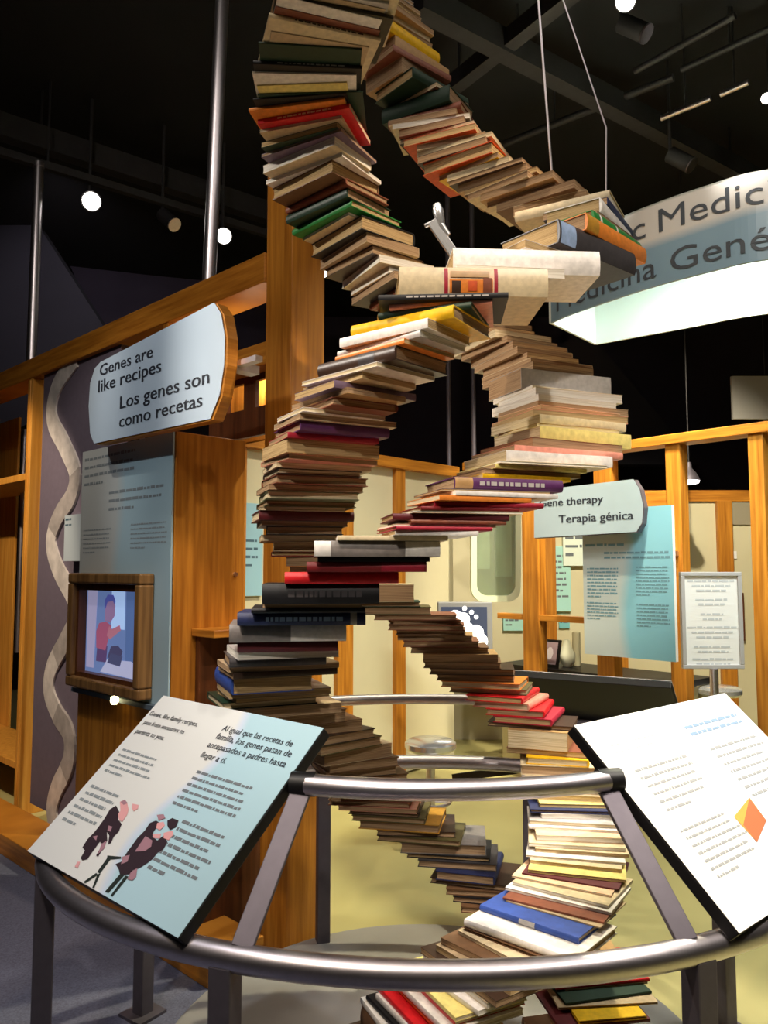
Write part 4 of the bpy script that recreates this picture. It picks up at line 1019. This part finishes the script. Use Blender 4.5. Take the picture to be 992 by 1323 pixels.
# glass tube exhibit, monitor, picture frame and counter
GLS = mat('exhibit_glass', (226, 236, 214), .08, trans=.85, spec=.5)
gx = at_depth(636, 700, 6.0); 
gv = empty('glass_exhibit', (gx.x, 6.0, gx.z), 'round bottomed clear exhibit case glowing pale green behind the spiral', 'display case')
GE = Surf((0, 6.0, 0), (1, 0, 0))
def ge(x, y, d=0): return GE.px(x, y, d)
def ushape(x0, x1, y0, y1, n=10):
    r_ = (x1 - x0) / 2 * .55; pts = [(x0, y0)]
    for i in range(n + 1):
        t_ = math.pi / 2 * i / n; pts.append((x0 + r_ - r_ * math.cos(t_), y1 - r_ + r_ * math.sin(t_)))
    for i in range(n + 1):
        t_ = math.pi / 2 * (1 - i / n); pts.append((x1 - r_ + r_ * math.cos(t_), y1 - r_ + r_ * math.sin(t_)))
    return pts + [(x1, y0)]
outer = ushape(607, 670, 640, 777); inner = ushape(614, 663, 640, 769)
o3 = [ge(*p) for p in outer]; i3 = [ge(*p) for p in inner]
mb = MB()
for i in range(len(o3) - 1): mb.prism([GE.pt(*o3[i]), GE.pt(*o3[i + 1]), GE.pt(*i3[i + 1]), GE.pt(*i3[i])], [GE.pt(*o3[i], .10), GE.pt(*o3[i + 1], .10), GE.pt(*i3[i + 1], .10), GE.pt(*i3[i], .10)])
build('case_rim', mb, mat('pale_green_rim', (214, 222, 190), .3), gv)
build('front_glass', MB().plate(GE, i3, .085, .09), GLS, gv)
build('back_sheet', MB().plate(GE, i3, .0, .01), mat('exhibit_back', (190, 190, 150), .6), gv)
for x0, x1, y0, y1 in ((617, 632, 650, 735), (640, 660, 650, 745)):
    p0, p1 = ge(x0, y1, .04), ge(x1, y0, .04); build('mounted_sheet', MB().sbox(GE, p0[0], p1[0], p0[1], p1[1], .012, .04), mat('exhibit_sheet', (226, 232, 206), .5), gv)
build('hanger', MB().sbox(GE, ge(632, 640)[0], ge(640, 640)[0], ge(640, 642)[1], HB - .06, .02, .06), WOODH, gv)
mx = Surf((0, 5.2, 0), (1, 0, 0))
mo = empty('monitor', at_depth(603, 850, 5.2), 'grey rimmed screen showing white blobs on dark blue, behind the book stair', 'monitor')
q0, q1 = mx.px(566, 845), mx.px(636, 778)
build('casing', MB().sbox(mx, q0[0], q1[0], q0[1] - .02, q1[1], -.08, 0), mat('monitor_grey', (140, 138, 138), .5), mo, bevel=.006)
r0, r1 = mx.px(570, 841), mx.px(629, 784)
ms = build('screen', MB().sbox(mx, r0[0], r1[0], r0[1], r1[1], .0005, .003), mat('monitor_blue', (58, 64, 84), .3, emit=.5), mo)
bl = MB()
for cx_, cy_, rr_ in ((588, 797, 9), (598, 800, 9), (604, 812, 8), (614, 818, 11), (620, 828, 10), (612, 834, 10), (582, 812, 7), (592, 830, 8), (609, 791, 3), (615, 797, 3), (600, 786, 3)):
    bl.add([mx.pt(*mx.px(cx_ + rr_ * math.cos(2 * math.pi * i / 14), cy_ + rr_ * math.sin(2 * math.pi * i / 14)), .0036 + .00005 * rr_) for i in range(14)], [tuple(range(14))])
build('white_blobs', bl, mat('monitor_white', (255, 255, 255), .3, emit=1.6), ms)
zc = RS.px(720, 868)[1]
ct = empty('counter', RS.pt(rpx(760), 0, .05), 'dark counter with a black top between the posts of the display frame', 'counter')
build('worktop', MB().sbox(RS, rpx(630), rpx(862), zc - .04, zc, -.55, -.102), BLACK, ct, bevel=.004)
build('counter_front', MB().sbox(RS, rpx(632), rpx(860), .0, zc - .041, -.52, -.13), mat('olive_board', (150, 138, 100), .7), ct)
fp = RS.px(703, 868, -.12); pf = Surf(RS.pt(fp[0], zc, -.16), RU, Vector((0, 0, 1)) - RS.n * .25)
pf.v.normalize(); pf.n = pf.u.cross(pf.v)
ff = empty('photo_frame', RS.pt(fp[0], zc, -.12), 'small black picture frame leaning on the dark counter', 'picture')
def prect(d0, d1, e, mm_, nm): build(nm, MB().sbox(pf, -.075 + e, .085 - e, .002 + e, .20 - e, d0, d1), mm_, ff)
prect(-.012, 0, 0, BLACK, 'frame'); prect(.0004, .002, .02, mat('photo_mauve', (150, 128, 134), .5), 'photograph')
shape_ = MB(); shape_.add([pf.pt(.005 + .03 * math.cos(i * .6) * (1.0), .10 + .045 * math.sin(i * .6), .003) for i in range(10)], [tuple(range(10))])
build('pictured_shape', shape_, mat('photo_pale', (206, 196, 200), .5), ff)
vz = RS.pt(rpx(730, -.3), zc, -.3)
o = build('white_vase', MB().lathe(vz, [(.03, 0), (.055, .04), (.06, .09), (.03, .15), (.02, .19)], 16), mat('pale_ceramic', (216, 214, 190), .4), smooth=True); tag(o, 'pale rounded ornament on the counter right of the picture frame', 'ornament')
vz = RS.pt(rpx(700, -.42), zc, -.42)
o = build('dark_bottle', MB().lathe(vz, [(.03, 0), (.032, .16), (.014, .22), (.012, .27)], 14), mat('dark_glass', (40, 28, 20), .2), smooth=True); tag(o, 'dark bottle on the counter behind the picture frame', 'bottle')
vz = RS.pt(rpx(742, -.4), zc, -.4)
o = build('cream_candle', MB().lathe(vz, [(.03, 0), (.03, .24), (.005, .245)], 14), CREAM, smooth=True); tag(o, 'cream cylinder on the counter behind the pale ornament', 'ornament')
# poster stand
pz = at_depth(920, 800, 4.2); ST = Surf((0, 4.2, 0), (1, 0, 0))
ps_ = empty('poster_stand', (pz.x, 4.2, 0), 'white poster in a steel frame on a steel post, at right', 'poster stand')
a0, b1_ = ST.px(878, 739); a1, b0_ = ST.px(961, 864)
fm = MB(); e = .022
for q in ((a0, a1, b1_ - e, b1_), (a0, a1, b0_, b0_ + e), (a0, a0 + e, b0_ + e, b1_ - e), (a1 - e, a1, b0_ + e, b1_ - e)): fm.sbox(ST, *q, -.02, .012)
build('poster_frame', fm, mat('matt_aluminium', (186, 182, 180), .5, .2), ps_, bevel=.003)
build('poster', MB().sbox(ST, a0 + e, a1 - e, b0_ + e, b1_ - e, -.015, 0), WHITE, ps_)
cx_ = (a0 + a1) / 2
for y, w_, n in ((752, .25, 3), (776, .17, 2), (795, .12, 2), (812, .27, 3), (837, .2, 2), (853, .22, 2)):
    b_ = ST.px(920, y)[1]; tx = MB()
    for k in range(n): ww = w_ * (1 - .18 * k); word_block(tx, ST, cx_ - ww / 2, b_ - k * .026, ww, 1, .026, .012, .0012, ragged=.02)
    build('printed_text', tx, mat('print_faint_ink', (196, 198, 200), .7), ps_)
build('post', MB().tube([(pz.x, 4.2, .02), (pz.x, 4.2, b0_)], .022, 12), STEEL, ps_, True)
build('foot', MB().lathe((pz.x, 4.2, .0005), [(.18, 0), (.18, .012), (.04, .025)], 24), STEEL, ps_, True)
# stools
def stool(px, py, Y, r, lab):
    p = at_depth(px, py, Y); s_ = empty('stool', (p.x, Y, 0), lab, 'stool')
    build('seat', MB().lathe((p.x, Y, p.z - .05), [(r * .9, 0), (r, .015), (r, .04), (r * .85, .055), (.01, .06)], 28), CHROME, s_, True)
    build('post', MB().tube([(p.x, Y, .02), (p.x, Y, p.z - .05)], .025, 12), STEEL, s_, True)
    build('foot_ring', MB().tube([(p.x + r * .75 * math.cos(i * math.pi / 12), Y + r * .75 * math.sin(i * math.pi / 12), .25) for i in range(24)], .01, 8, closed=True), STEEL, s_, True)
    build('spoke', MB().tube([(p.x - r * .75, Y, .25), (p.x + r * .75, Y, .25)], .008, 8), STEEL, s_, True)
    build('base', MB().lathe((p.x, Y, .0005), [(r * 1.1, 0), (r * 1.1, .01), (.04, .03)], 28), STEEL, s_, True)
stool(556, 957, 4.3, .14, 'chrome stool with a round seat behind the lower rail, at centre')
stool(928, 888, 5.0, .14, 'chrome stool behind the white poster stand, at right')
# pendant lamp
pp = at_depth(890, 618, 6.2); pl = empty('pendant_lamp', (pp.x, 6.2, 4.8), 'bell shaped pendant lamp glowing in the dark opening at right', 'lamp')
build('shade', MB().lathe((pp.x, 6.2, pp.z), [(.085, -.02), (.08, .0), (.05, .05), (.025, .08), (.02, .13)], 20), DSTEEL, pl, True)
build('bulb', MB().lathe((pp.x, 6.2, pp.z), [(.02, -.05), (.07, -.04), (.08, -.022)], 20), BULB, pl, True)
build('cord', MB().tube([(pp.x, 6.2, pp.z + .13), (pp.x, 6.2, 4.8)], .006, 6), DGREY, pl)
# thin poles above the booth wall
for x, lab in ((580, 'thin grey pole in the dark gap, the left one of two above the booth'), (612, 'thin grey pole in the dark gap, the right one of two above the booth')):
    Y = 6.25 if x == 580 else 6.15; p = at_depth(x, 595, Y)
    tag(build('thin_pole', MB().tube([(p.x, Y, HB - .02), (p.x, Y, 4.8)], .02, 10), DSTEEL, smooth=True), lab, 'pole')
p = at_depth(970, 515, 6.4); S6 = Surf((0, 6.4, 0), (1, 0, 0))
a0, b0_ = S6.px(945, 542); a1, b1_ = S6.px(1030, 487)
o = build('hanging_board', MB().sbox(S6, a0, a1, b0_, b1_, 0, .03), mat('grey_board', (158, 154, 148), .7), None); tag(o, 'pale grey hanging board in the dark above the right display frame', 'board')
build('hanger_wire', MB().tube([S6.pt((a0 + a1) / 2, b1_, .015), S6.pt((a0 + a1) / 2, 4.8, .015)], .004, 6), DGREY, o)
# shared phrases for things of one sort; rows of unreadable small print count as one mass
GROUPS = {'ceiling_spotlight': 'ceiling spotlights', 'ceiling_pipe': 'pipes under the ceiling', 'ceiling_beam': 'dark ceiling beams', 'steel_pole': 'steel poles on the left partition', 'thin_pole': 'thin poles above the booth',
          'steel_cable': 'cables above the books', 'teal_notice': 'teal notices behind the frame', 'stool': 'chrome stools', 'reading_panel': 'reading panels on the guard rail'}
for o in list(SC.objects):
    b = o.name.split('.')[0]
    if b in GROUPS and o.get('category'): o['group'] = GROUPS[b]
    if b in ('body_text', 'printed_text'): o['kind'] = 'stuff'
